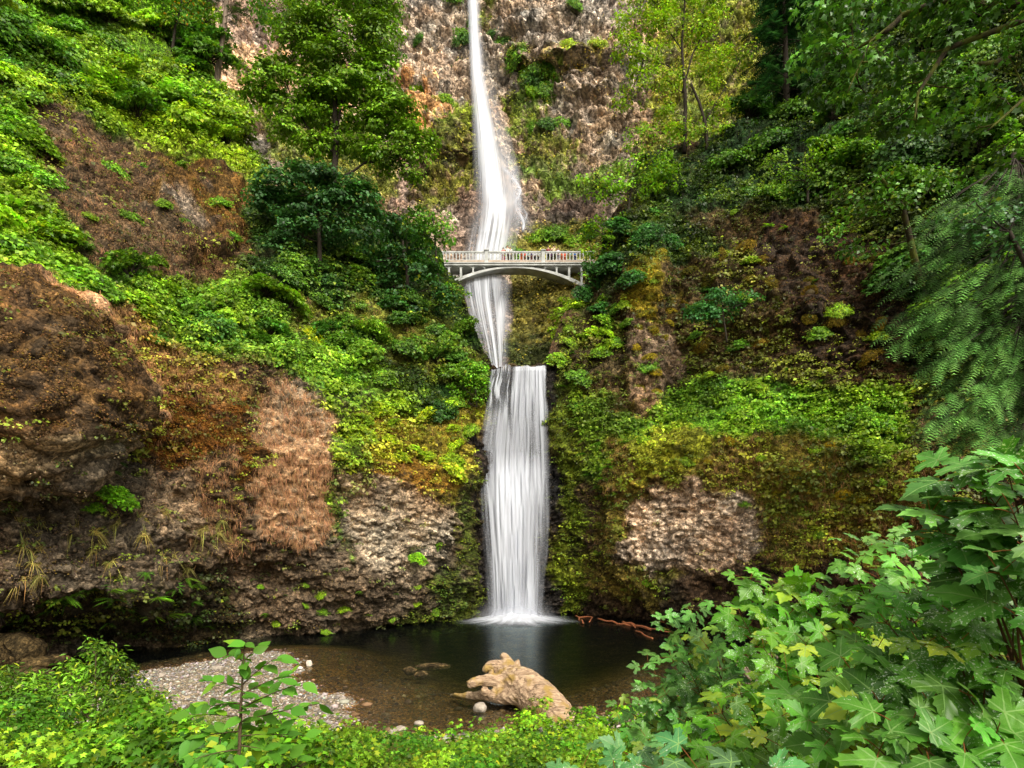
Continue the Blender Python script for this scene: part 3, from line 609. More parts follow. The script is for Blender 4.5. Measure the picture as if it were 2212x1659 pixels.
# ------------------------------------------------------------------ concrete arch footbridge
BD = 64.0; bm = BD / F; BX = (1112 - CX) * bm; BZ0 = CH - (568.8 - HY) * bm      # deck edge top
def pz(py): return CH - (py - HY) * bm
M_CONC = plain('weathered_concrete', (.42, .42, .405), .85, .32, 1.1)
M_CONCD = plain('stained_concrete', (.36, .28, .22), .9, .3, 2.5)
bridge = empty('footbridge', (BX, BD, pz(619)), 'pale concrete arch footbridge with balustrade crossing in front of the tall waterfall', 'bridge')
def bput(mb, name, m, parent=bridge, loc=(0,0,0)):
    o = mb.build(name, m, parent); o.location = loc; return o
ZB = pz(619); hz = lambda py: pz(py) - ZB            # heights local to the bridge root
W = 2.2; XL, XR = (940 - 1112) * bm, (1286 - 1112) * bm
ext = lambda x: hz(575.2) - 1.09 * (abs(x) / 5.79) ** 2.05          # arch extrados
thk = lambda x: .17 + .30 * (abs(x) / 7.7) ** 1.5
mb = MB(); xs = np.linspace(-7.9, 7.9, 61)
top = [(x, ext(x)) for x in xs]; bot = [(x, ext(x) - thk(x)) for x in xs[::-1]]
V = []; n = len(xs)
for y in (-.02, 1.65):
    V += [(x, y, z) for x, z in top] + [(x, y, z) for x, z in bot[::-1]]
fcs = []
for i in range(n - 1):
    fcs += [(i, n + i, n + i + 1, i + 1), (2*n + i, 2*n + i + 1, 3*n + i + 1, 3*n + i), (i, i + 1, 2*n + i + 1, 2*n + i), (n + i, 3*n + i, 3*n + i + 1, n + i + 1)]
fcs += [(0, 2*n, 3*n, n), (n - 1, 2*n - 1, 4*n - 1, 3*n - 1)]
bput(mb.add(V, fcs), 'arch', M_CONC)
mb = MB().box((XL, -.18, hz(574.4)), (XR, W, hz(570.2))).box((XL, -.28, hz(570.2)), (XR, W + .1, hz(568.6)))
bput(mb, 'deck', M_CONC); bput(MB().box((XL, .12, hz(568.6) + .001), (XR, W - .38, hz(568.6) + .26)), 'walkway', M_CONCD)
for cx_, wc in ((928, 6), (970, 4), (995.5, 4.4), (1022, 3.2), (1202.5, 3.4), (1229.6, 4.2), (1256.5, 4.4)):
    x = (cx_ - 1112) * bm; hw = wc * bm / 2; zb = max(ext(x), hz(640)) - .1 if abs(x) < 7.9 else hz(640)
    for y0, y1 in ((.0, .28), (1.35, 1.63)):
        bput(MB().box((-hw, y0, zb), (hw, y1, hz(574.4) - .002)), 'spandrel_column', M_CONC, loc=(x, 0, 0))
cols = [928, 970, 995.5, 1022, 1048]
for side in (0, 1):
    cc = cols if not side else [1176, 1202.5, 1229.6, 1256.5]
    for a, b in zip(cc[:-1], cc[1:]):
        x0, x1 = (a - 1112) * bm, (b - 1112) * bm; zt = hz(574.4) - .002; h = .42
        poly = [(x0, zt)] + [(x0 + (x1 - x0) * (.5 - .5 * math.cos(t)), zt - .06 - h * (1 - math.sin(t) ** .8)) for t in np.linspace(0.0, math.pi, 17)] + [(x1, zt)]
        xm = max(abs(x0), abs(x1))
        if min(abs(x0), abs(x1)) < 3.8:
            poly = [(x, max(z, ext(x))) for x, z in poly]
        bput(MB().prism(poly, .03, .25), 'spandrel_arch', M_CONC)
bal_mesh = None
def baluster_mesh():
    mb = MB(); prof = [(0, .075), (.06, .075), (.10, .05), (.66, .05), (.70, .075), (.80, .11)]
    V = []; 
    for z, r in prof: V += [(-r, -.06, z), (r, -.06, z), (r, .06, z), (-r, .06, z)]
    Fc = [(0, 3, 2, 1)] + [(4*i + k, 4*i + (k+1) % 4, 4*i + 4 + (k+1) % 4, 4*i + 4 + k) for i in range(len(prof)-1) for k in range(4)] + [(4*len(prof)-4, 4*len(prof)-3, 4*len(prof)-2, 4*len(prof)-1)]
    return mb.add(V, Fc)
bmo = baluster_mesh().build('baluster', M_CONC)
b_me = bmo.data; bpy.data.objects.remove(bmo)
zdk = hz(568.6)
for yy, lab in ((-.02, 'front'), (W - .25, 'back')):
    rail = bput(MB().box((XL, yy - .11, zdk + 1.16), (XR, yy + .11, zdk + 1.28)), 'railing', M_CONC)
    bput(MB().box((XL, yy - .12, zdk + .002), (XR, yy + .12, zdk + .27)), 'curb', M_CONCD, rail)
    bput(MB().box((XL, yy - .07, zdk + 1.085), (XR, yy + .07, zdk + 1.158)), 'under_rail', M_CONC, rail)
    for pxp in (1050.8, 1173.4):
        x = (pxp - 1112) * bm
        p = bput(MB().box((-.2, -.19, .001), (.2, .19, 1.32)).box((-.27, -.26, 1.323), (.27, .26, 1.41)).box((-.2, -.19, 1.412), (.2, .19, 1.47)), 'post', M_CONC, rail, (x, yy, zdk))
    for a in (928, 1050.8, 1173.4):
        for i in range(1, 17):
            if lab == 'back' and i % 1: continue
            x = (a + 122.6 * i / 17 - 1112) * bm
            if x > XR or x < XL: continue
            o = bpy.data.objects.new('baluster', b_me); COL.objects.link(o); o.parent = rail; o.location = (x, yy, zdk + .275)
# ---- people on the bridge
def skin(name, pts, edges, radii, mt, parent=None, sub=1):
    me = bpy.data.meshes.new(name); me.from_pydata([tuple(p) for p in pts], edges, []); o = bpy.data.objects.new(name, me); COL.objects.link(o)
    md = o.modifiers.new('s', 'SKIN'); md.use_smooth_shade = True
    sv = me.skin_vertices
    if not sv: 
        bpy.context.view_layer.update()
    if len(me.skin_vertices) == 0:
        import bmesh
        b = bmesh.new(); b.from_mesh(me); b.verts.layers.skin.verify(); b.to_mesh(me); b.free()
    for v, r in zip(me.skin_vertices[0].data, radii):
        v.radius = (r, r) if not isinstance(r, tuple) else r
    me.skin_vertices[0].data[0].use_root = True
    if sub: s2 = o.modifiers.new('u', 'SUBSURF'); s2.levels = sub; s2.render_levels = sub
    dg = bpy.context.evaluated_depsgraph_get(); dg.update(); me2 = bpy.data.meshes.new_from_object(o.evaluated_get(dg)); me2.name = name
    bpy.data.objects.remove(o)
    me2.materials.clear()
    return link(name, me2, mt, parent)
M_SKIN = plain('skin', (.50, .30, .21), .6, .05); M_CLOTH = plain('cloth', (1, 1, 1), .85, .06); M_HAIR = plain('hair', (1, 1, 1), .7, .1)
def person_proto(kind):
    J = dict(pel=(0,0,.95), wai=(0,0,1.08), che=(0,0,1.30), nk0=(0,0,1.44), nk=(0,-.01,1.51), hd=(0,-.02,1.60), top=(0,-.02,1.70), chin=(0,-.07,1.56))
    arms = {'down': ((.21,0,1.39),(.26,.02,1.13),(.27,-.08,.90),(.27,-.12,.82)), 'rail': ((.21,-.02,1.39),(.27,-.10,1.16),(.20,-.36,1.20),(.15,-.44,1.22)), 'phone': ((.20,-.02,1.39),(.24,-.14,1.19),(.10,-.30,1.42),(.06,-.32,1.50))}
    names = list(J); pts = [J[k] for k in names]; E = [(0,1),(1,2),(2,3),(3,4),(4,5),(5,6),(5,7)]; R = [(.14,.10),(.12,.09),(.15,.10),(.07,.06),(.052,.055),(.075,.09),(.045,.055),(.03,.03)]
    for s in (-1, 1):
        a = arms[kind if not (kind == 'phone' and s < 0) else 'rail']; k = len(pts)
        pts += [(s*p[0], p[1], p[2]) for p in a]; R += [.055, .04, .032, .028]; E += [(2, k), (k, k+1), (k+1, k+2), (k+2, k+3)]
        for f, (dx, dz) in enumerate(((-.018, .0), (-.006, .006), (.006, .006), (.018, 0), (.03, -.03))):
            p = pts[k+3]; d = (p[0] - pts[k+2][0], p[1] - pts[k+2][1], p[2] - pts[k+2][2]); L = math.sqrt(sum(c*c for c in d))
            q = tuple(p[i] + d[i] / L * (.085 if f < 4 else .05) for i in range(3)); pts.append((q[0] + dx, q[1], q[2] + dz)); R.append(.009); E.append((k+3, len(pts)-1))
        k = len(pts); pts += [(s*.10, 0, .86), (s*.11, -.02, .50), (s*.11, .03, .09), (s*.12, -.12, .04)]; R += [.095, .062, .042, .035]; E += [(0, k), (k, k+1), (k+1, k+2), (k+2, k+3)]
    root = empty('person', (0, 0, 0))
    skin('body', pts, E, R, M_SKIN, root)
    P2 = [(0,0,.93),(0,0,1.08),(0,0,1.30),(0,0,1.43)]; R2 = [(.165,.12),(.145,.11),(.175,.12),(.085,.075)]; E2 = [(0,1),(1,2),(2,3)]
    for s in (-1, 1):
        a = arms[kind if not (kind == 'phone' and s < 0) else 'rail']; k = len(P2); A = np.array(a[0]) * (s,1,1); B = np.array(a[1]) * (s,1,1)
        P2 += [tuple(A), tuple(A*.35 + B*.65)]; R2 += [.075, .062]; E2 += [(2, k), (k, k+1)]
    sh = skin('shirt', P2, E2, R2, M_CLOTH, root)
    P3 = [(0,0,.97)]; R3 = [(.16,.12)]; E3 = []
    for s in (-1, 1):
        k = len(P3); P3 += [(s*.10,0,.84),(s*.11,-.02,.50),(s*.11,.03,.16)]; R3 += [.115,.08,.062]; E3 += [(0,k),(k,k+1),(k+1,k+2)]
    skin('trousers', P3, E3, R3, M_CLOTH, root)
    skin('hair', [(0,.0,1.66),(0,-.02,1.725),(0,.045,1.60)], [(0,1),(0,2)], [(.088,.095),(.06,.06),(.06,.05)], M_HAIR, root)
    return root
PP = {k: person_proto(k) for k in ('down', 'rail', 'phone')}; used = set()
def col4(c): return tuple(c) + (1,)
def person(px, y, rz, kind, hgt, shirt, trous, hair, label, group='visitors standing on the footbridge'):
    src = PP[kind]
    if kind in used:
        r = src.copy(); COL.objects.link(r)
        for ch in src.children:
            c = ch.copy(); COL.objects.link(c); c.parent = r
    else: r = src; used.add(kind)
    r['bay'] = 1; del r['bay']; r.location = (BX + (px - 1112) * bm, BD + y * .75, pz(568.6) + .262); r.rotation_euler = (0, 0, rz); r.scale = (hgt / 1.75,) * 3
    for ch in r.children:
        n_ = ch.name.split('.')[0]
        if n_ == 'shirt': ch.color = col4(shirt)
        if n_ == 'trousers': ch.color = col4(trous)
        if n_ == 'hair': ch.color = col4(hair)
    tag(r, label, 'person', group)
BK, BR, GY_ = (.02,.015,.012), (.12,.06,.03), (.3,.3,.3)
person(1087, .45, 0, 'rail', 1.62, (.75,.08,.08), (.55,.03,.08), BR, 'person in a red top leaning on the rail left of the two in white')
person(1096, .50, .2, 'rail', 1.84, (.85,.85,.85), (.10,.06,.06), (.30,.12,.06), 'person in a white shirt, left of the pair in white at mid-span')
person(1101.5, .85, -.3, 'phone', 1.86, (.85,.84,.82), (.05,.05,.06), (.25,.12,.06), 'person in a white shirt, right of the pair in white at mid-span')
person(1109, .5, 0, 'down', 1.15, (.12,.12,.13), (.7,.65,.6), BK, 'child in dark grey behind the balusters just right of the pair in white')
person(1126.5, .4, 0, 'down', 1.28, (.85,.16,.02), (.80,.15,.02), BK, 'child dressed all in bright orange behind the balusters')
person(1133, .5, .3, 'down', 1.2, (.75,.14,.12), (.30,.05,.05), BR, 'child in a coral red top right beside the orange clad child')
person(1141, .6, 0, 'down', 1.3, (.28,.38,.40), (.10,.12,.14), BK, 'child in a pale teal top behind the balusters in the middle bay')
person(1148.5, .5, 0, 'down', 1.32, (.08,.05,.18), (.25,.06,.08), BK, 'child in a dark violet top behind the balusters')
person(1155, .5, 0, 'rail', 1.3, (.75,.76,.85), (.03,.03,.06), BK, 'child in a white top and black trousers behind the balusters')
person(1163, .6, .4, 'down', 1.3, (.40,.42,.40), (.20,.20,.22), BR, 'person in grey closest left of the right baluster post')
person(1184.8, .5, -.2, 'rail', 1.82, (.20,.015,.03), (.02,.02,.05), BK, 'person in a dark maroon shirt leaning on the rail right of the post')
person(1191.5, .9, 0, 'down', 1.5, (.35,.12,.40), (.12,.08,.08), BR, 'person in a purple top between the maroon shirt and the cream shirt')
person(1196.5, .5, .2, 'phone', 1.90, (.72,.55,.35), (.06,.05,.04), BK, 'tallest person, in a cream shirt with black hair')
person(1206, .5, 0, 'rail', 1.62, (.62,.60,.80), (.55,.5,.65), BK, 'person in a pale lilac top with black hair')
person(1214, .5, 0, 'down', 1.32, (.85,.16,.05), (.7,.12,.04), BK, 'child in orange red, left of the two behind the right hand balusters')
person(1220.5, .6, 0, 'down', 1.22, (.80,.10,.06), (.6,.08,.06), BK, 'shorter child in red, right of the two behind the right hand balusters')
person(1233, .5, 0, 'down', 1.35, (.06,.40,.30), (.05,.06,.1), BR, 'person in a green top next to the blue top near the right end')
person(1242.5, .5, 0, 'down', 1.35, (.02,.16,.60), (.05,.06,.2), BK, 'person in a bright blue top near the right end of the bridge')
# ------------------------------------------------------------------ ground cover that nobody could count (on the cliffs)
def pick(S, field, n, x0, x1, y0, y1, k=6):
    px = RNG.uniform(x0, x1, n * k); py = RNG.uniform(y0, y1, n * k); r, c, ok = sheet_idx(S, px, py)
    a = samp(field, r, c); keep = ok & (RNG.uniform(0, 1, n * k) < a); px, py, r, c = px[keep][:n], py[keep][:n], r[keep][:n], c[keep][:n]
    return px, py, samp(S.P, r, c), unit(samp(S.N, r, c)), samp(S.col, r, c)
def cover(S, name, field, n, box, nleaf, rr, leaf, greenmix, tip, off=.12, tmpl=T_RH, yel=.08, colf=None, bright=1.0, holes=.42):
    px, py, P, Nn, C = pick(S, field, n, *box)
    hole = fbm(P, 2.4, 611, 3) + .25 * (fbm(P, .8, 613, 2) - .5)
    keep = hole > holes - .10; P, Nn, C, hole = P[keep], Nn[keep], C[keep], hole[keep]
    hue = fbm(P, 3.6, 620, 3)[:, None]; C = C * np.exp(2.6 * (fbm(P, 4.5, 630, 3)[:, None] - .5))
    if colf is None:
        G1 = np.array([.16, .26, .02]); G2 = np.array([.028, .085, .016])
        k = np.clip((hue - .36) / .28, 0, 1); tone = (G2 + (G1 - G2) * k) * np.clip(C.mean(1, keepdims=True) / .065, .28, 1.15)  # leaf tone dims along with the shade painted on the sheet
        C = C * (1 - greenmix) + tone * greenmix * np.exp(2.2 * (fbm(P, 3.0, 631, 3)[:, None] - .5))
    else: C = C * colf
    bump_ = np.clip((hole - holes) * 3.5, -.2, 1)[:, None]
    P = P + Nn * (off + rr * (RNG.uniform(-.3, .5, (len(P), 1)) + bump_)) + np.array([0, 0, 1.]) * rr * .2
    return leafobj(name, sprays(P, rr * RNG.uniform(.6, 1.3, len(P)), nleaf, leaf, C * bright, tip=tip, tmpl=tmpl, out=Nn, yel=yel), M_LEAF)
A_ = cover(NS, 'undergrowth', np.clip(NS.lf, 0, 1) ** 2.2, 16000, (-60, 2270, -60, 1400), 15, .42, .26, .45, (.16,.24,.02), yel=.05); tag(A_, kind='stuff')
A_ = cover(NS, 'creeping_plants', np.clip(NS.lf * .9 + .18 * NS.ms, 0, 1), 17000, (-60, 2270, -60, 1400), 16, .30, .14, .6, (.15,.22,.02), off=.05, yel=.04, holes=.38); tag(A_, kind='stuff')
px, py, P, Nn, C = pick(NS, np.clip(NS.ms, 0, 1.3) / 1.3 * (NS.N[..., 2] + .35 > 0) + .02, 22000, -60, 2270, 200, 1400)
k = fbm(P, .9, 640, 3) > .47; P, Nn, C = P[k], Nn[k], C[k]
o = leafobj('moss', sprays(P + Nn * .06, RNG.uniform(.12, .3, len(P)), 16, .085, C * 1.15, tip=(.16,.12,.02), out=Nn * 1.5, yel=.15, tilt=.8, flat=.4), M_DRY); tag(o, kind='stuff')
def grass(S, name, field, n, box, nb, L, col, colw, m=M_DRY, down=1.0):
    px, py, P, Nn, C = pick(S, field, n, *box); n = len(P); P = np.repeat(P, nb, 0); Nn = np.repeat(Nn, nb, 0); C = np.repeat(C, nb, 0); m_ = n * nb
    P = P + Nn * .05 + rnd(m_, 3, .10); D = Nn * RNG.uniform(.05, .6, (m_, 1)) + np.array([0, 0, -down]) + rnd(m_, 3, .22)
    Cc = varcol(C * (1 - colw) + np.array(col) * colw, m_, .28)
    o = leafobj(name, scatter(T_BLW, P, RNG.uniform(.5, 1.2, m_) * L, np.cross(D, rnd(m_, 3)) , D, Cc), m); return tag(o, kind='stuff')
T_BLW = (np.array([(0,-.02,0),(0,.02,0),(.5,.016,.05),(.5,-.016,.05),(1,0,-.05)], float), T_BL[1])
grass(NS, 'dry_grass', np.clip(NS.gs - .12, 0, 1.4) / 1.4, 13000, (-40, 2240, 150, 1300), 13, .38, TAN, .7)
px, py, P, Nn, C = pick(FS, np.clip(FS.lf + .25 * FS.ms, 0, 1) * (FS.Y < 820), 5200, 400, 1800, -60, 820)
kk = fbm(P, 3., 650, 3) > .40; P, Nn, C = P[kk], Nn[kk], C[kk]; hue = fbm(P, 5., 651, 3)[:, None]
o = leafobj('hanging_plants', sprays(P + Nn * .25, RNG.uniform(.3, .8, len(P)), 14, .26, C * (.45 + 1.1 * hue), tip=(.30,.28,.04), out=Nn, yel=.12), M_LEAF); tag(o, kind='stuff')

# ------------------------------------------------------------------ trees
def bez(a, b, c, n=7):
    t = np.linspace(0, 1, n)[:, None]; return (1-t)**2 * a + 2*t*(1-t) * b + t*t * c
def tree(name, label, cat, trunk, blobs, D, base, leaf=.29, nleaf=30, dens=1.0, sr=.75, group=None, bark=M_BARK, lm=None, tip=(.22,.28,.02), yel=.08, depth=.8, tmpl=T_RH, droop=.5, limbs=True, extra=(), tilt=.6, twig=.022, flat=.22):
    """trunk: list of polylines [(px,py,radius_m[,D])]; blobs: (px,py,rx,ry[,D[,colour multiplier]])"""
    b0 = trunk[0][0]; root = empty(name, at(b0[0], b0[1], b0[3] if len(b0) > 3 else D), label, cat, group); off = np.array(root.location)
    parts = []; TP = []
    for tl in list(trunk) + list(extra):
        P = np.array([at(p[0], p[1], p[3] if len(p) > 3 else D) for p in tl]); R = np.array([p[2] for p in tl])
        t = np.linspace(0, len(P) - 1, (len(P) - 1) * 5 + 1); i = np.clip(t.astype(int), 0, len(P) - 2); f = (t - i)[:, None]
        Q = P[i] * (1 - f) + P[i+1] * f; Q[1:-1] += (fbm(Q[1:-1], .7, 9, 2)[:, None] - .5) * R.mean() * 1.2; parts.append(tube(Q, np.interp(t, np.arange(len(R)), R), 9)); TP.append(Q)
    TP = np.concatenate(TP); L = []
    for bl in blobs:
        px, py, rx, ry = bl[:4]; d = bl[4] if len(bl) > 4 and bl[4] else D; cm = bl[5] if len(bl) > 5 else 1.0
        c = at(px, py, d); a, b = rx / F * d, ry / F * d; cz = min(a, b * 1.6) * depth
        n = max(4, int(dens * 4.6 * a * b / (sr * sr)))
        u = unit(rnd(n)); rr = RNG.uniform(.25, 1, (n, 1)) ** .5; u[:, 2] = np.abs(u[:, 2]) * np.where(RNG.uniform(0, 1, n) < .62, 1, -1)
        C0 = c + u * rr * np.array([a, cz, b])
        k = fbm(C0, 1.6, 88, 2) > .42; C0, u = C0[k], u[k]; n = len(C0)
        if n == 0: continue
        tone = np.exp(.35 * (fbm(C0, 1.5, 99, 2) - .5) * 3)[:, None] * cm
        L.append(sprays(C0, sr * RNG.uniform(.6, 1.2, n), nleaf, leaf, np.array(base) * tone, tip=tip, out=u, yel=yel, tmpl=tmpl, droop=droop, tilt=tilt, flat=flat))
        if limbs:
            # limb from the closest lower trunk point, then twigs
            s = TP[np.argmin(((TP - c - np.array([0, 0, -b * .8]))**2).sum(1))]
            ln = np.linalg.norm(c - s); mid = (s + c) / 2 + np.array([0, 0, -.10 * ln]) + rnd(1)[0] * .05 * ln
            lb = bez(s, mid, c); parts.append(tube(lb, np.linspace(max(.035, ln * .013), .02, 7), 6))
            for q in C0[RNG.permutation(n)[:min(n, 9)]]:
                w0 = lb[RNG.integers(3, 7)]; parts.append(tube(bez(w0, (w0 + q) / 2 + rnd(1)[0] * .15, q, 4), np.linspace(twig, .007, 4), 4))
    V, T = merge(parts); link('trunk', nmesh('trunk', V - off, T, True), bark, root)
    leafobj('crown', L, lm or M_LEAF, root, off)
    return root
G_BR, G_MID, G_DK = (.085,.20,.014), (.05,.135,.014), (.022,.07,.018)
tree('maple_tree', 'tall dense green maple rising left of the waterfall above the dark bush', 'tree',
  [[(722,400,.30),(726,300,.26),(722,180,.2),(716,60,.13),(712,-30,.07)], [(722,330,.13),(680,300,.1),(640,235,.07),(610,160,.05)], [(724,300,.12),(740,210,.1),(775,130,.07),(790,40,.04)], [(700,400,.16),(760,372,.11),(790,350,.09),(840,352,.05)]],
  [(700,-10,90,50),(800,-5,70,60),(640,50,60,40),(720,70,85,40),(815,80,55,50),(650,105,60,32),(740,130,80,38),(595,140,45,26),(820,150,45,40),(660,180,75,30),(585,195,40,18),(600,215,40,22),(730,150,90,50),(700,220,90,50),(760,195,80,36),(830,215,45,34),(640,235,70,24),(720,255,60,26),(810,262,62,28),(860,290,45,26),(895,318,38,22),(620,285,45,22),(800,318,60,22),(870,345,40,26),(885,378,22,20),(700,310,70,22),(850,250,60,36),(890,300,55,30),(830,340,60,24),(570,165,50,30),(560,200,40,22),(905,335,36,24)],
  55, (.070,.155,.012), dens=2.3, yel=.04, flat=.10, tilt=.38, sr=.95, nleaf=40, leaf=.30, tip=(.16,.24,.02))
tree('maple_tree', 'sparse backdrop maple with brown tinged tips, half hidden behind the tall left maple', 'tree', [[(800,330,.22),(812,150,.16),(815,20,.1)]], [(820,20,48,50),(835,90,36,50),(790,-40,70,30),(600,20,60,40),(640,-20,60,30)], 60, (.05,.14,.02), dens=1.1)
tree('maple_bush', 'broad dark blue-green maple bush below the tall left maple', 'bush', [[(690,590,.2),(690,480,.15),(680,420,.1)]],
  [(600,400,55,30),(670,375,60,28),(730,390,60,32),(590,440,50,30),(650,440,70,38),(730,440,70,40),(780,430,45,40),(620,490,55,34),(690,500,70,40),(770,500,60,42),(560,420,24,30),(600,540,40,30)], 48, (.020,.07,.022), dens=2.0, yel=.02, tip=(.10,.14,.02), flat=.10, tilt=.4, sr=.85, nleaf=36)
tree('maple_bush', 'dark maple mass hanging over the gorge, left of the bridge', 'bush', [[(880,700,.2),(880,600,.16),(870,520,.1)]],
  [(830,480,48,34),(880,520,50,36),(840,560,50,36),(900,580,46,34),(850,620,50,30),(780,640,50,34),(700,600,60,36),(620,580,50,30),(930,620,40,26),(960,650,30,22),(900,660,40,22),(800,600,40,40)], 52, (.014,.052,.014), dens=1.9, yel=.02, flat=.12, tilt=.4)
tree('maple_tree', 'fresh green young maple whose branches touch the left end of the bridge', 'tree', [[(945,600,.12),(940,520,.09),(935,470,.05)]],
  [(900,470,40,24),(945,480,36,24),(960,510,34,26),(915,540,34,28),(930,575,22,18),(965,625,22,16),(990,640,18,12),(915,500,36,22)], 57, (.05,.15,.014), dens=1.1, leaf=.27)
tree('maple_tree', 'taller of the two slender dark trunked maples right of the waterfall', 'tree',
  [[(1478,330,.24),(1480,230,.2),(1478,170,.17),(1472,100,.13),(1478,20,.09),(1480,-60,.05)], [(1474,200,.1),(1495,120,.09),(1515,80,.07),(1520,20,.04)], [(1474,170,.06),(1440,140,.05),(1390,130,.03)], [(1474,110,.06),(1440,60,.05),(1420,0,.03)]],
  [(1400,-10,60,35),(1460,-30,60,40),(1530,-5,50,45),(1370,50,45,30),(1430,60,50,30),(1350,100,36,28),(1400,120,50,26),(1510,60,50,28),(1440,170,46,24),(1380,180,40,24),(1350,215,26,18),(1550,110,40,30),(1420,230,40,18),(1530,160,34,24)], 62, (.13,.25,.014), dens=1.15, leaf=.26, yel=.15, tip=(.30,.30,.02))
tree('maple_tree', 'leaning forked maple trunk just right of the tallest slender one', 'tree',
  [[(1528,330,.2),(1524,270,.18),(1510,220,.14),(1492,180,.1)], [(1524,260,.07),(1560,200,.05),(1600,130,.03)]],
  [(1545,240,36,24),(1570,190,34,28),(1590,120,30,30),(1500,280,30,18),(1560,290,30,20),(1460,275,36,18)], 61, (.12,.24,.014), dens=.7, leaf=.27, yel=.15)
tree('maple_bush', 'leafy maple bush spilling over the cliff edge at the right end of the bridge', 'bush', [[(1350,520,.14),(1360,430,.1),(1370,380,.06)]],
  [(1380,300,40,26),(1430,320,44,24),(1400,360,60,26),(1330,385,50,22),(1270,385,30,12),(1300,415,40,20),(1370,410,50,26),(1440,390,44,26),(1330,460,44,28),(1290,500,34,28),(1310,550,30,22),(1280,545,20,14),(1290,585,28,24),(1266,560,16,12,59),(1272,592,18,12,59),(1262,536,14,10,60)], 57, (.085,.20,.014), dens=.95, leaf=.27, yel=.15)
tree('shrub', 'bright yellow-green leafy shrub just under the right end of the bridge', 'shrub', [[(1235,760,.08),(1235,680,.05)]],
  [(1228,655,20,14),(1215,680,24,22),(1205,720,18,22),(1235,665,22,18),(1225,700,22,20)], 58, (.15,.28,.015), dens=1.0, leaf=.22, sr=.5)
tree('shrub', 'lush green shrub at the lip, left of the lower fall', 'shrub', [[(1030,880,.06),(1025,820,.05)]],
  [(1010,800,28,22),(1035,790,20,22),(1000,835,30,24),(1040,830,16,20),(1010,865,28,16)], 48.5, (.07,.19,.014), dens=1.2, leaf=.22, sr=.5)
# conifers
def fir(name, label, base, topp, r0, D, spread, base_c, lo=0.15, group=None, bark=M_BARK, nb=70, spray=.9, nsp=9, tilt=-.25, one=0, dens=1.0, cat='tree', rsz=1.0):
    root = empty(name, at(*base, D), label, cat, group); off = np.array(root.location); A = at(*base, D); B = at(*topp, D); H = np.linalg.norm(B - A)
    t = np.linspace(0, 1, 12)[:, None]; parts = [tube(A + (B - A) * t + (vn((A+(B-A)*t), 3., 4)[:, None]-.5)*.2, np.linspace(r0, r0*.25, 12), 10)]; L = []
    ax = (B - A) / H
    for i in range(nb):
        f = lo + (1 - lo) * RNG.uniform(0, 1); p = A + (B - A) * f; ang = RNG.uniform(0, 2*math.pi)
        ln = spread * (1 - .55 * f) * RNG.uniform(.55, 1.15)
        d = np.array([math.cos(ang), math.sin(ang), 0]); q = p + d * ln + np.array([0, 0, tilt * ln]); m = (p + q) / 2 + np.array([0, 0, .10 * ln])
        bz = bez(p, m, q, 8); parts.append(tube(bz, np.linspace(.05, .012, 8), 5))
        n = int(nsp * 2 * dens); tt = RNG.uniform(.25, 1, n); C0 = np.stack([np.interp(tt, np.linspace(0,1,8), bz[:, k]) for k in range(3)], 1)
        side = np.cross(d, [0, 0, 1.]); s = RNG.choice([-1, 1], n)[:, None]
        D_ = d[None] * RNG.uniform(.3, 1, (n, 1)) + side[None] * s * RNG.uniform(.2, 1, (n, 1)) + np.array([0, 0, -.45])[None] * RNG.uniform(.3, 1.3, (n, 1))
        Nn = np.array([0, 0, 1.])[None] + rnd(n, 3, .25)
        L.append(scatter(T_SPRAY, C0, spray * rsz * RNG.uniform(.5, 1.1, n), Nn, D_, varcol(base_c, n, .3)))
    V, T = merge(parts); link('trunk', nmesh('trunk', V - off, T, True), bark, root); leafobj('crown', L, M_NEEDLE, root, off); return root
fir('conifer_tree', 'dark green conifer standing behind the cliff top, right of the slender maples', (1702,330), (1690,-160), .38, 60, 5.2, (.022,.066,.030), nb=120, spray=1.5)
fir('conifer_tree', 'tall conifer with a bare tan trunk against the pale far cliff', (466,215), (503,-140), .36, 62, 4.6, (.03,.055,.02), lo=.30, nb=34, spray=1.1, dens=.6, bark=M_BARKTAN)
tree('maple_tree', 'small dark trunked maple left of the bare tan conifer trunk', 'tree', [[(372,110,.14),(378,60,.12),(392,10,.08),(396,-40,.05)], [(384,50,.05),(420,60,.03)]], [(350,10,50,30),(400,40,34,20),(420,0,40,26),(360,55,40,22),(440,70,22,14)], 60, (.05,.14,.018), dens=.8, yel=.1, tip=(.5,.2,.02))
tree('maple_tree', 'thin pale stemmed sapling on the scree below the far cliff', 'tree', [[(528,300,.05),(520,240,.03)]], [(505,235,14,10),(540,225,14,10),(520,262,18,8)], 62, (.16,.19,.03), dens=.4, leaf=.16, sr=.5)

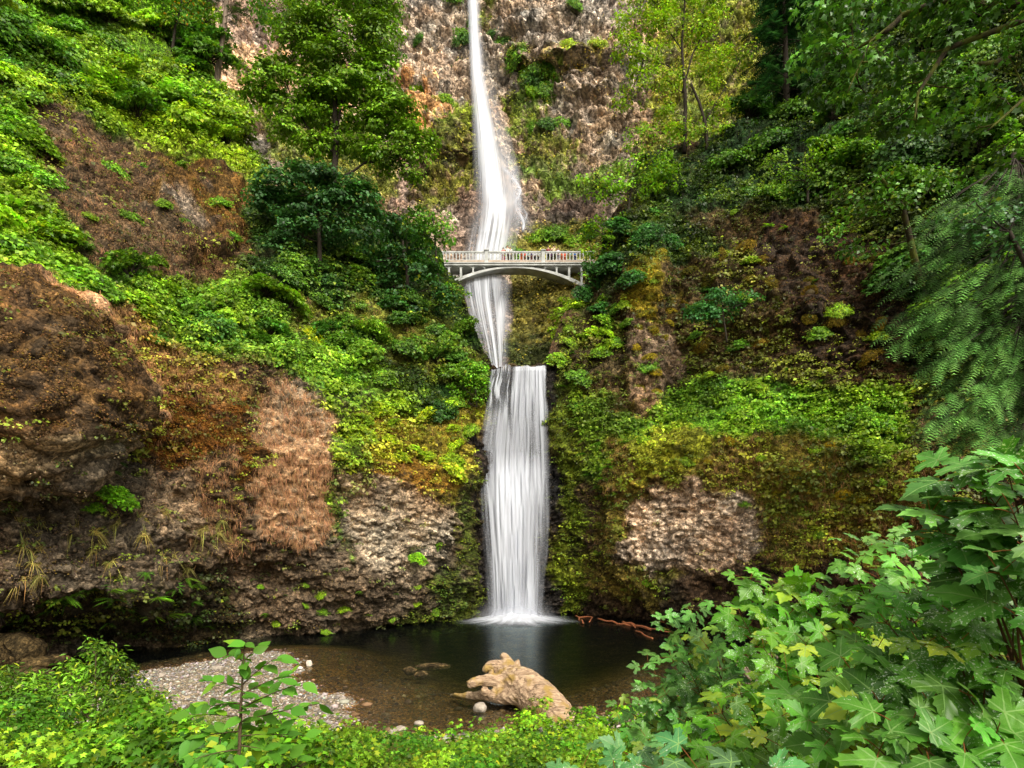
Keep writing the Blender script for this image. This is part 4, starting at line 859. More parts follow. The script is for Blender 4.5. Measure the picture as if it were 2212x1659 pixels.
# overhanging big-leaf maple, upper right, with mossy limbs
MR = dict(leaf=.26, nleaf=30, sr=.62, lm=M_LEAFSHINE)
tree('bigleaf_maple', 'huge overhanging maple with mossy limbs filling the upper right corner', 'tree',
  [[(2420,900,.34,22),(2400,500,.32,21),(2340,250,.26,21),(2222,110,.16,22),(2151,137,.11,22),(2111,137,.05,22)], [(2340,250,.2,21),(2240,10,.16,21),(2033,3,.13,22),(1950,33,.11,23),(1916,67,.09,23),(1842,110,.05,24)], [(2400,420,.16,21),(2260,190,.09,21),(2222,205,.07,21),(2134,282,.03,21)], [(2222,40,.1,21.5),(2047,104,.10,22),(1983,201,.06,22),(1975,260,.03,22)], [(1950,33,.05,23),(1880,90,.04,23),(1830,200,.02,23)]],
  [(1770,30,45,30,25),(1840,20,60,36,24),(1930,-10,70,36,23),(2030,20,70,36,22),(2130,10,70,40,21),(2220,40,60,50,21),(1750,110,40,26,25),(1820,120,60,32,24),(1900,120,60,34,23),(1990,110,60,36,23),(2080,90,66,36,22),(2180,120,60,34,21),(1790,190,50,26,25),(1870,200,60,28,24),(1960,180,56,30,23),(2060,190,56,30,22),(2170,210,60,26,21),(1900,270,60,24,24),(1980,260,44,24,23),(2080,270,50,20,22),(1890,330,50,22,26),(2150,330,60,22,23)],
  23, (.035,.105,.014), dens=.95, bark=M_BARKMOSS, yel=.03, tip=(.12,.2,.02), tmpl=T_MID, **MR)
tree('bigleaf_maple', 'mid green maple boughs under the overhanging maple at the right', 'tree', [[(1990,620,.2,33),(1950,450,.14,32),(1900,380,.08,31)]],
  [(1860,410,50,22,31),(1900,450,50,24,32),(1840,470,40,20,33),(1960,420,50,24,31),(1930,370,50,20,31),(2030,380,50,22,31),(1860,530,50,20,33),(1800,500,40,20,35)], 32, (.045,.13,.014), dens=.95, bark=M_BARKMOSS, leaf=.24, lm=M_LEAFSHINE, yel=.04)
tree('maple_bush', 'bluish green shiny leaved bush between the cedar and the overhanging maple', 'bush', [[(2240,620,.12,25),(2180,500,.08,25)]],
  [(2160,400,60,24,25),(2100,430,50,24,25),(2200,450,60,26,25),(2070,470,40,20,26),(2140,490,60,24,25),(2220,520,40,24,25),(2210,370,40,24,25)], 25, (.03,.10,.035), dens=.95, leaf=.22, lm=M_LEAFSHINE, yel=.02)
tree('maple_bush', 'yellow-green low maple bush on the right cliff top below the dark conifer', 'bush', [[(1745,440,.12),(1745,400,.09),(1740,370,.05)]],
  [(1690,345,40,20),(1740,330,36,20),(1780,360,40,22),(1720,380,50,24),(1670,385,36,18),(1770,405,36,20)], 50, (.085,.19,.014), dens=1.0, leaf=.2)
tree('maple_bush', 'flat blue-green leafy bush jutting out of the middle of the right cliff', 'bush', [[(1570,740,.08),(1565,700,.06),(1560,660,.04)]],
  [(1515,665,36,14),(1560,640,40,18),(1605,655,36,16),(1560,680,50,16),(1500,685,22,9),(1625,640,24,10)], 45.5, (.035,.13,.045), dens=1.5, leaf=.2, sr=.45, yel=0)
# cedar
def cedar():
    root = empty('cedar_tree', at(2260, 1090, 28), 'large drooping cedar with feathery layered sprays at the right frame edge', 'tree'); off = np.array(root.location)
    A = at(2230, 1090, 29); B = at(2190, 330, 29); parts = [tube(A + (B - A) * np.linspace(0, 1, 12)[:, None], np.linspace(.45, .12, 12), 10)]; L = []
    EDGE = [(380,2090),(440,2010),(500,1915),(540,1930),(600,1870),(640,1905),(700,1900),(740,1880),(800,1950),(850,1955),(900,1935),(960,1960),(1000,2000),(1040,2080)]
    for i in range(190):
        py = 400 + 640 * RNG.uniform(0, 1) ** .9; el = np.interp(py, [e[0] for e in EDGE], [e[1] for e in EDGE]); px = RNG.uniform(el + 12, 2330); dz = RNG.uniform(0, 1)
        d = 29 - 3.6 * dz * min(1, (px - el) / 90 + .35)
        q = at(px, py, d); f = np.clip((py - 130 - 330) / 760, 0.02, .98); p = A + (B - A) * (1 - f)
        bz = bez(p, (p + q) / 2 + np.array([0, -.4, .8]), q, 9); parts.append(tube(bz, np.linspace(.05, .01, 9), 5))
        n = 26; tt = RNG.uniform(.5, 1.0, n) ** .7; C0 = np.stack([np.interp(tt, np.linspace(0,1,9), bz[:, k]) for k in range(3)], 1) + rnd(n, 3, .16)
        d0 = unit(q - p); side = np.cross(d0, [0, 0, 1.]); s = RNG.choice([-1, 1], n)[:, None]
        D_ = d0[None] * RNG.uniform(.2, 1, (n, 1)) + np.array([-.35, -.35, 0])[None] + side[None] * s * RNG.uniform(0, .7, (n, 1)) + np.array([0, 0, -.32])[None] * RNG.uniform(.1, 1.3, (n, 1))
        dark = RNG.uniform(.22, 1.35)
        L.append(scatter(T_SPRAY, C0, .82 * RNG.uniform(.55, 1.1, n), np.array([0, 0, 1.])[None] + np.array([-.15, -.55, 0])[None] + rnd(n, 3, .14), D_, varcol(np.array([.085,.19,.05]) * dark, n, .22)))
    V, T = merge(parts); link('trunk', nmesh('trunk', V - off, T, True), M_BARK, root); leafobj('crown', L, M_NEEDLE, root, off)
cedar()
# ------------------------------------------------------------------ plants one can count: prototypes, then copies
def proto(name, kind, seed):
    global RNG
    keep = RNG; RNG = np.random.default_rng(seed); root = empty(name, (0, 0, 0)); B = (.085, .18, .015)
    if kind == 'shrub':
        n = 150; u = unit(rnd(n)); u[:, 2] = np.abs(u[:, 2]); rr = RNG.uniform(.45, 1, (n, 1)) * (.75 + .5 * vn(u, .7, seed))[:, None]; C = u * rr * np.array([1, 1, .8])
        tone = np.exp(rnd(n, 1, .22)); st = [tube(bez(np.zeros(3), c * .4 + np.array([0, 0, .15]), c, 5), np.linspace(.03, .006, 5), 4) for c in C[::6]]
        leafobj('foliage', sprays(C, .21, 18, .125, np.array(B) * tone, out=u, yel=.1), M_LEAF, root)
    elif kind == 'plates':
        n = 85; a = RNG.uniform(0, 6.28, n); r = RNG.uniform(0, 1, n) ** .6; z = .25 + .75 * (1 - r**2) * RNG.uniform(.4, 1, n); C = np.stack([np.cos(a)*r, np.sin(a)*r, z], 1)
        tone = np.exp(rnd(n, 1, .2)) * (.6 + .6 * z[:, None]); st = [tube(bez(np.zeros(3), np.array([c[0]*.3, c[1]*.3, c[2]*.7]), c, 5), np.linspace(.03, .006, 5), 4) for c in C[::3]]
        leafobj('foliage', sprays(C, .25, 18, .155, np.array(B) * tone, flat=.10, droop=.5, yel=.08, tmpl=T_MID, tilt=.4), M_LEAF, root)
    elif kind in ('fern', 'hanging'):
        L = []; st = []; nf = 15
        for i in range(nf):
            a = RNG.uniform(0, 6.28) if kind == 'fern' else RNG.uniform(3.5, 5.9); d = np.array([math.cos(a), math.sin(a), RNG.uniform(.2, .9) if kind == 'fern' else RNG.uniform(-.8, .2)]); k = RNG.uniform(.7, 1.1)
            L.append(scatter(T_FROND, np.zeros((1, 3)), k, np.array([[0, 0, 1.]]) + rnd(1, 3, .15) - d[None] * .2, d[None], varcol((.065, .16, .015), 1, .25)))
            d = d / np.linalg.norm(d); st.append(tube(bez(np.zeros(3), d * k * .5, d * k + np.array([0, 0, -.3 * k]), 5), .008, 3))
        leafobj('fronds', L, M_LEAF, root)
    elif kind == 'tuft':
        n = 130; D = rnd(n, 3, .35) + np.array([0, .35, .15]); P = rnd(n, 3, .08); st = [tube(np.array([[0, 0, -.05], [0, 0, .02], [0, 0, .05]]), .04, 5)]
        Vs = scatter((T_BLW[0] * np.array([1, 1.3, 1]) - np.array([0, 0, 0]), T_BLW[1]), P, RNG.uniform(.5, 1, n), np.cross(D, rnd(n)), D, varcol((.20, .21, .075), n, .3))
        V, T, C = Vs; V[:, 2] -= (np.linalg.norm(V[:, :2], axis=1)) ** 1.5 * 1.7
        leafobj('blades', (V, T, C), M_DRY, root)
    elif kind == 'mound':
        n = 170; u = unit(rnd(n)); u[:, 2] = np.abs(u[:, 2]) * 1.0 - .15; C = u * (.8 + .35 * vn(u, .5, seed))[:, None] * np.array([1, 1, .75]); st = [tube(np.array([[0, 0, -.1], [0, 0, .3], [0, 0, .55]]), np.array([.55, .6, .25]), 9)]
        leafobj('cushion', sprays(C, .17, 14, .10, (.17, .16, .015), out=u * 1.6, flat=.35, tilt=.7, yel=.15, tip=(.20, .12, .02)), M_DRY, root)
    V, T = merge(st); link('stem', nmesh('stem', V, T, True), M_BARK if kind != 'mound' else M_STEMMOSS, root)
    RNG = keep; root['proto'] = 1; return root
M_STEMMOSS = plain('dry_moss_core', (.07, .06, .012), .9, .3)
DARKB = [(1290,620,1.5),(1330,600,1.6),(1370,640,1.3),(1300,680,1.2),(1270,650,1.1),(1400,560,1.5),(1350,550,1.6),(1440,540,1.4)]
PR = {'shrub': [proto('shrub', 'shrub', 21 + i) for i in range(4)], 'plates': [proto('maple_seedling', 'plates', 31 + i) for i in range(4)], 'fern': [proto('fern', 'fern', 41 + i) for i in range(3)],
      'hanging': [proto('fern', 'hanging', 51 + i) for i in range(3)], 'tuft': [proto('grass_tuft', 'tuft', 61 + i) for i in range(3)], 'mound': [proto('moss_cushion', 'mound', 71 + i) for i in range(3)]}
CATS = {'shrub': 'shrub', 'plates': 'shrub', 'fern': 'fern', 'hanging': 'fern', 'tuft': 'grass tuft', 'mound': 'moss cushion'}
usedp = set()
def put(kind, P, Nn, sc, col, label, group=None, lean=.4, i=None, squash=1.0):
    lst = PR[kind]; src = lst[(RNG.integers(len(lst)) if i is None else i)]
    if src.name in usedp:
        r = src.copy(); COL.objects.link(r)
        for ch in src.children:
            c = ch.copy(); COL.objects.link(c); c.parent = r
    else: r = src; usedp.add(src.name)
    if 'proto' in r: del r['proto']
    z = Vector(tuple(np.array([0, 0, 1.]) * (1 - lean) + Nn * lean)).normalized(); q = z.to_track_quat('Z', 'Y').to_matrix() 
    if kind in ('hanging', 'tuft'):
        y = Vector((-Nn[0], -Nn[1], 0)).normalized(); x = y.cross(Vector((0, 0, 1))); q = Matrix((x, y, Vector((0, 0, 1)))).transposed()
        rot = q.to_euler()
    else: rot = (q @ Matrix.Rotation(RNG.uniform(0, 6.28), 3, 'Z')).to_euler()
    r.location = tuple(P); r.rotation_euler = rot; r.scale = (sc, sc, sc * squash)
    for ch in r.children: ch.color = tuple(col) + (1,)
    tag(r, label, CATS[kind], group); return r
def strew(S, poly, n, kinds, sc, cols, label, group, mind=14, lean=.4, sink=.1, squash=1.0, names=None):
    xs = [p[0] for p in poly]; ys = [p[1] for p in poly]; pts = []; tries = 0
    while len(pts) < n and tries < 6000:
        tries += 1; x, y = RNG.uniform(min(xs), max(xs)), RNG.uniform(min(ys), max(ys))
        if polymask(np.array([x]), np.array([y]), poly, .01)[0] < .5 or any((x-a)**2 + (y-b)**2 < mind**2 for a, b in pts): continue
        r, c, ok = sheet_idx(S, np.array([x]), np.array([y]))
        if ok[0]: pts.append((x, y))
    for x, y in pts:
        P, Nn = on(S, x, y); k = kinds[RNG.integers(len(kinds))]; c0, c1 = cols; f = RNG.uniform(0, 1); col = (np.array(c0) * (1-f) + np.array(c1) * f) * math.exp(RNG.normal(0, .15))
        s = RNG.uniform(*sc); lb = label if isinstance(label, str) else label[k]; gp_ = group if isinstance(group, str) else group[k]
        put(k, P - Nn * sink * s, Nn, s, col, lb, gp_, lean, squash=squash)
DKC, MDC, BRC, YLC = (.35, .5, 1.0), (.7, .85, 1.0), (1.1, 1.15, .9), (1.9, 1.45, 1.0)
strew(NS, [(-20,-20),(440,-20),(450,120),(480,220),(560,360),(480,340),(330,290),(200,250),(110,180),(-20,300)], 62, ['shrub','shrub','plates'], (1.5,3.0), ((.45,.7,.9),(1.45,1.3,1.0)),
  {'shrub':'rounded leafy shrub among many on the bright green slope at upper left','plates':'layered maple shrub among many on the bright green slope at upper left'}, {'shrub':'rounded shrubs on the upper left slope','plates':'layered shrubs on the upper left slope'}, 26)
strew(NS, [(-20,260),(70,250),(90,400),(150,540),(230,620),(120,640),(-20,640)], 22, ['plates','shrub'], (1.0,2.0), ((.7,.95,.9),(1.5,1.35,.9)),
  {'shrub':'leafy green shrub on the slope along the left frame edge','plates':'layered green maple shrub on the slope along the left frame edge'}, {'shrub':'shrubs by the left frame edge','plates':'layered shrubs by the left frame edge'}, 26)
strew(NS, [(240,590),(420,610),(560,610),(760,700),(860,760),(840,860),(740,840),(600,800),(450,760),(330,740)], 34, ['plates','shrub'], (.9,1.9), ((.35,.6,1.0),(1.25,1.2,.9)),
  {'shrub':'leafy shrub in the green band across the middle of the left cliff','plates':'layered maple shrub in the green band across the middle of the left cliff'}, {'shrub':'shrubs in the middle band of the left cliff','plates':'layered shrubs in the middle band of the left cliff'}, 28)
strew(NS, [(540,580),(800,560),(990,640),(1040,740),(1040,860),(960,900),(880,800),(760,700)], 34, ['plates','shrub'], (.8,1.7), ((.15,.3,.8),(.9,.95,.9)),  # dark end of the tint range carries the shade below the bushes
  {'shrub':'leafy shrub on the slope below the dark bushes left of the gorge','plates':'layered shrub on the slope below the dark bushes left of the gorge'}, {'shrub':'shrubs left of the gorge','plates':'layered shrubs left of the gorge'}, 28)
strew(NS, [(740,880),(860,850),(1000,880),(1020,960),(960,1040),(860,1000),(750,960)], 16, ['plates','shrub'], (.6,1.3), ((1.2,1.2,.9),(2.2,1.6,.8)),
  {'shrub':'yellow-green shrub on the shoulder left of the lower fall','plates':'layered yellow-green shrub on the shoulder left of the lower fall'}, {'shrub':'shrubs left of the lower fall','plates':'layered shrubs left of the lower fall'}, 28)
strew(NS, [(280,320),(340,340),(520,420),(540,540),(420,620),(260,560),(160,440)], 12, ['shrub'], (.5,1.1), ((.5,.8,.8),(1.3,1.2,.8)), 'small green shrub rooted in the dry brown slope at left', 'shrubs on the dry brown slope', 40)
strew(NS, [(1380,880),(1500,840),(1700,850),(1930,860),(1950,950),(1700,950),(1480,930)], 26, ['fern','shrub'], (.6,1.25), ((.6,.9,.9),(1.2,1.3,.9)),
  {'shrub':'leafy shrub on the green ledge of the right cliff','fern':'sword fern on the green ledge of the right cliff'}, {'shrub':'shrubs on the right hand ledge','fern':'ferns on the right hand ledge'}, 22)
strew(NS, [(1230,870),(1370,880),(1450,930),(1340,1000),(1300,1080),(1250,960)], 18, ['fern','hanging'], (.6,1.2), ((.6,.9,.9),(1.3,1.3,.9)),
  {'fern':'sword fern on the slope just right of the lower fall','hanging':'drooping fern on the slope just right of the lower fall'}, {'fern':'ferns right of the lower fall','hanging':'drooping ferns right of the lower fall'}, 24)
strew(NS, [(1260,580),(1400,450),(1640,440),(1880,500),(1900,800),(1700,860),(1450,860),(1280,820)], 34, ['shrub','plates','hanging'], (.35,.95), ((.4,.7,1.0),(1.7,1.4,.9)),
  {'shrub':'small leafy shrub clinging to the brown upper face of the right cliff','plates':'small layered shrub clinging to the brown upper face of the right cliff','hanging':'fern drooping from the brown upper face of the right cliff'}, {'shrub':'shrubs on the right cliff face','plates':'layered shrubs on the right cliff face','hanging':'ferns on the right cliff face'}, 34)
strew(NS, [(1360,500),(1430,480),(1450,700),(1440,860),(1370,860)], 24, ['mound'], (.3,.65), ((.7,.8,.9),(1.2,1.1,.9)), 'yellow moss cushion on the pale rock columns right of the gorge', 'yellow moss cushions right of the gorge', 18, .5)
strew(NS, [(1193,770),(1235,680),(1300,625),(1370,690),(1270,860),(1200,870)], 30, ['plates','shrub','hanging'], (.5,1.1), ((.4,.6,.9),(1.7,1.5,.9)),
  {'shrub':'leafy shrub on the steep right lip of the gorge above the lower fall','plates':'layered shrub on the steep right lip of the gorge above the lower fall','hanging':'fern drooping from the steep right lip of the gorge'}, {'shrub':'shrubs on the right lip of the gorge','plates':'layered shrubs on the right lip of the gorge','hanging':'ferns on the right lip of the gorge'}, 16)
strew(NS, [(1450,560),(1900,540),(1900,860),(1500,820)], 22, ['mound'], (.4,.9), ((.3,.35,.5),(.75,.6,.8)), 'olive or rusty moss cushion on the right cliff face', 'moss cushions on the right cliff face', 36, .5)
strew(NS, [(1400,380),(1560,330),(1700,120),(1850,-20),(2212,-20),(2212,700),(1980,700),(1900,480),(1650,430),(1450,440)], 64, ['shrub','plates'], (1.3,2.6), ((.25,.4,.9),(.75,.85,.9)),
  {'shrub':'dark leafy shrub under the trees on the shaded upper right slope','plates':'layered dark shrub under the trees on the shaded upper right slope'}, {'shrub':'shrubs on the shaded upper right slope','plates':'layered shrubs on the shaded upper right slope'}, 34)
strew(NS, [(1330,960),(1850,980),(1990,1100),(1800,1180),(1640,1120),(1500,1000),(1380,1060),(1290,1200)], 22, ['shrub','plates','mound'], (.3,.6), ((.8,.9,.9),(1.6,1.4,.9)),
  {'shrub':'small green plant on the mossy lower wall at right','plates':'small layered plant on the mossy lower wall at right','mound':'small moss cushion on the mossy lower wall at right'}, {'shrub':'plants on the mossy right wall','plates':'layered plants on the mossy right wall','mound':'moss cushions on the mossy right wall'}, 30)
strew(NS, [(-10,1300),(160,1270),(300,1230),(430,1240),(450,1370),(250,1385),(120,1340),(-10,1340)], 44, ['hanging','fern'], (.5,1.0), ((.5,.75,.9),(1.3,1.2,.9)),
  {'hanging':'fern drooping from the dark overhang above the pool at lower left','fern':'spreading fern on the dark overhang above the pool at lower left'}, {'hanging':'drooping ferns on the lower left overhang','fern':'spreading ferns on the lower left overhang'}, 22)
strew(NS, [(10,1090),(140,1120),(330,1100),(480,1120),(520,1170),(420,1240),(300,1200),(30,1250)], 30, ['tuft'], (.5,.9), ((1.,1.,1.),(1.5,1.3,1.2)), 'pale grass tuft hanging on the dark pebbly wall at lower left', 'pale grass tufts on the lower left wall', 26, .6, .0)
strew(NS, [(520,1270),(700,1240),(860,1250),(980,1200),(990,1330),(800,1350),(560,1370)], 18, ['shrub','hanging'], (.25,.5), ((.9,1.,.9),(1.6,1.4,.9)),
  {'shrub':'tiny green plant low on the dark wall left of the pool','hanging':'tiny drooping fern low on the dark wall left of the pool'}, {'shrub':'tiny plants low on the left wall','hanging':'tiny ferns low on the left wall'}, 30)
strew(NS, [(90,1080),(240,990),(260,1010),(140,1090),(40,1110)], 9, ['hanging'], (.4,.7), ((.5,.8,.9),(1.,1.1,.9)), 'fern growing in the dark crevice under the brown boulder', 'ferns under the brown boulder', 16)
for x, y, s, k, c, lb in ((225,1090,.9,'plates',(1.0,1.35,.9),'bright green maple seedling alone on the pebbly wall below the brown boulder'), (200,1105,.5,'plates',(.9,1.2,.9),'smaller seedling just left of the bright maple seedling below the boulder'),
   (882,1205,.75,'plates',(1.2,1.5,.8),'bright green hanging plant on the grey rock left of the lower fall'), (944,1175,.7,'plates',(1.0,1.2,.9),'green plant higher and nearer the fall than the bright hanging one'),
   (430,320,1.2,'shrub',(1.4,1.3,.8),'light green shrub on the crest above the dry brown slope'), (1405,1245,.5,'shrub',(1.2,1.3,.9),'small green shrub under the light grey rock patch'), (680,730,1.1,'shrub',(2.4,1.7,.8),'yellow leaved shrub standing right of the green band on the left cliff')):
    P, Nn = on(NS, x, y); put(k, P, Nn, s, c, lb, None, .5)
for x, y, s in DARKB:
    P, Nn = on(NS, x, y); put('plates', P, Nn, s, (.2, .4, .9), 'dark drooping shrub on the right lip of the gorge below the bridge end', 'dark shrubs below the right end of the bridge', .6)
for x, y, s, c in ((1085,95,1.6,MDC),(1065,90,1.2,DKC),(1120,140,2.2,MDC),(1150,150,2.6,BRC),(1180,150,2.4,MDC),(1160,180,2.4,DKC),(1190,190,2.0,MDC),(1000,90,1.8,MDC),(998,110,1.8,DKC),(995,135,1.6,MDC),(905,75,1.3,DKC),(1150,225,1.6,BRC),(1185,215,1.8,MDC),
    (965,225,1.6,BRC),(1100,100,1.5,DKC),(1240,60,1.3,MDC),(900,190,1.4,BRC),(1210,290,1.5,MDC),(1180,300,1.6,DKC),(1150,305,1.2,MDC),(980,15,1.6,MDC),(1010,55,1.4,MDC),(1225,130,1.6,YLC),(1290,130,1.5,YLC)):
    P, Nn = on(FS, x, y); put('shrub', P, Nn, s, c, 'leafy bush clinging to the far rock wall beside the tall waterfall', 'bushes on the far rock wall', .5)
for x, y, s, c in ((1120,560,1.5,MDC),(1160,520,1.4,BRC),(1200,515,1.7,MDC),(1240,520,1.5,BRC),(1270,500,1.6,DKC),(1100,540,1.1,YLC)):
    P, Nn = on(FS, x, y); put('shrub', P, Nn, s, c, 'low bush on the wet slope behind the footbridge', 'bushes behind the footbridge', .5)
for k in PR:
    for r in PR[k]:
        if r.name not in usedp:
            for ch in list(r.children): bpy.data.objects.remove(ch)
            bpy.data.objects.remove(r)

# ------------------------------------------------------------------ stones, gravel, driftwood
def sphere_pts(n=3):
    import bmesh
    b = bmesh.new(); bmesh.ops.create_icosphere(b, subdivisions=n, radius=1); V = np.array([v.co[:] for v in b.verts]); T = np.array([[v.index for v in f.verts] for f in b.faces]); b.free(); return V, T
SV, ST = sphere_pts(4); SV1, ST1 = sphere_pts(1)
M_STONE = bark_material('stone', (.20,.165,.13), (.40,.34,.28), 5); M_STONED = bark_material('dark_wet_stone', (.012,.010,.007), (.05,.038,.022), 4); M_STONEW = bark_material('pale_stone', (.40,.33,.27), (.62,.54,.46), 5)
def stone(px, py, w, h, d, D, mt, label, seed, name='stone', group=None, z=None, cat='stone'):
    c = at(px, py, D); V = SV * (1 + (fbm(SV + seed, .9, seed, 3)[:, None] - .5) * .7) ; V = np.sign(V) * np.abs(V) ** .85 * np.array([w, d, h]) / 2
    V += SV * (fbm(V, .25, seed + 3, 3)[:, None] - .5) * .12 * min(w, h)
    rockish = mt is M_STONED
    if rockish: V = V + SV * ((worley(SV * np.array([w, d, h]) / 2 + seed, .7, seed)[0][:, None] - .5) * -.35 + (fbm(SV * w, .5, seed, 3)[:, None] - .5) * .3) * min(w, h, 1.6) * .5
    o = link(name, nmesh(name, V, ST, True, col=np.array([[.045, .034, .018]]) * (.5 + 1.2 * fbm(V + seed, .6, 4, 3))[:, None]), M_ROCK if rockish else mt); o.location = (c[0], c[1], c[2] if z is None else z); o.rotation_euler = (0, 0, seed * 1.3); return tag(o, label, cat, group)
wz = lambda py: CH * F / (py - HY)
stone(668, 1434, .30, .42, .3, wz(1438), M_STONEW, 'small pale pointed stone standing in the shallow water left of centre', 1)
stone(1106, 792, .9, .5, .8, 50.6, M_STONED, 'dark wet rock splitting the water at the lip of the lower fall', 15)
stone(1092, 800, .6, .45, .6, 50.1, M_STONED, 'small dark rock left of the splitting rock on the lip of the lower fall', 17)
stone(1038, 1530, .55, .42, .5, wz(1535), M_STONE, 'rounded pale stone in the shallows below the driftwood trunk', 2, z=.10)
stone(909, 1455, .95, .4, .6, wz(1456), M_STONED, 'nearest of the three half sunken stones left of the driftwood', 3, z=-.06)
stone(885, 1447, .9, .35, .6, wz(1447), M_STONED, 'middle one of the three half sunken stones left of the driftwood', 4, z=-.06)
stone(935, 1437, 1.9, .35, .8, wz(1437), M_STONED, 'long flat half sunken stone, farthest of the three left of the driftwood', 5, z=-.07)
stone(20, 1425, 3.0, 2.4, 3.0, 28.5, M_STONED, 'big dark brown boulder at the foot of the wall in the lower left', 6, 'boulder', cat='boulder')
stone(-75, 1440, 3.2, 2.8, 3.2, 26, M_STONED, 'dark brown boulder cut by the left frame edge', 16, 'boulder', cat='boulder')
stone(62, 1452, 2.6, .5, 1.2, 26.5, M_STONED, 'dark flat slab lying at the foot of the big dark boulder', 7)
stone(90, 1430, 2.2, .6, 1.2, 28.5, M_STONED, 'dark flat slab behind the lower one at the foot of the boulder', 8)
stone(28, 1482, 1.2, .5, .9, 23.5, M_STONE, 'light brown stone at the left frame edge below the slabs', 9)
stone(60, 1490, 1.0, .45, .8, 22.5, M_STONE, 'tan flat stone right of the light brown one at the left edge', 10)
for i, (x, y, w_) in enumerate(((470,1455,.5),(350,1470,.45),(865,1575,.4),(850,1580,.3),(905,1562,.35),(740,1515,.3),(560,1418,.35),(1180,1560,.35),(640,1500,.35))):
    dd = wz(y); c = at(x, y, dd); stone(x, y, w_, w_ * .6, w_ * .8, dd, M_STONE, 'larger stone lying among the gravel at the edge of the pool', 20 + i, z=max(gz(c[0], c[1]), -.05) + .02, group='larger stones among the gravel')
n = 44000; X = RNG.uniform(-24, 10, n); Y = RNG.uniform(14, 36, n); Z, I, Dd = gzv(X, Y); k = (Z > -.6) & (Z < 1.6) & ((I) | (Dd < 4.5)); X, Y, Z, I = X[k], Y[k], Z[k], I[k]; n = len(X)
s = .025 * np.exp(RNG.normal(.25, .55, n)); q = SV1[None] * (1 + RNG.normal(0, .12, (n, len(SV1), 1))) * s[:, None, None] * RNG.uniform(.6, 1.3, (n, 1, 3)) * np.array([1, 1, .6]); V = (q + np.stack([X, Y, Z + s*.2], 1)[:, None]).reshape(-1, 3)
T = (ST1[None] + (np.arange(n) * len(SV1))[:, None, None]).reshape(-1, 3); C = np.repeat(np.array([.225,.20,.18])[None] * np.exp(RNG.normal(0, .5, (n, 1))) * np.exp(RNG.normal(0, .07, (n, 3))) * np.where(Z[:, None] < .0, np.array([[.45, .30, .18]]), 1), len(SV1), 0)
M_PEB = leaf_material('pebble', .8, 0.0, .3)
tag(link('gravel', nmesh('gravel', V, T, True, col=np.clip(C, .02, .75)), M_PEB), kind='stuff')
# driftwood trunk
def wood_material(name, c1, c2, c3):
    m, t, b, N = mat(name); g = t.nodes.new('ShaderNodeTexCoord').outputs['Object']; mp = t.nodes.new('ShaderNodeMapping'); mp.inputs['Rotation'].default_value = (0, rad(-38), 0); mp.inputs['Scale'].default_value = (.25, 2.0, 2.0); t.links.new(g, mp.inputs[0])
    n = texn(t, 'Noise', 5.5, mp.outputs[0], Detail=8.0, Roughness=.7, Distortion=1.2); n2 = texn(t, 'Noise', 1.6, g, Detail=5.0)
    c = ramp(t, n.outputs[0], [(.36, tuple(x * .22 for x in c1)), (.45, c1), (.60, c2)]); r = ramp(t, n2.outputs[0], [(.5, (0,0,0)), (.62, (1,1,1))]); c = mixc(t, c, c3, r)
    t.links.new(c, b.inputs['Base Color']); b.inputs['Roughness'].default_value = .75; bump(t, b, n.outputs[0], 1, .06); return m
M_DRIFT = wood_material('driftwood', (.27,.17,.10), (.47,.33,.21), (.30,.19,.05)); M_RED = wood_material('red_wood', (.20,.055,.018), (.36,.11,.035), (.26,.08,.02))
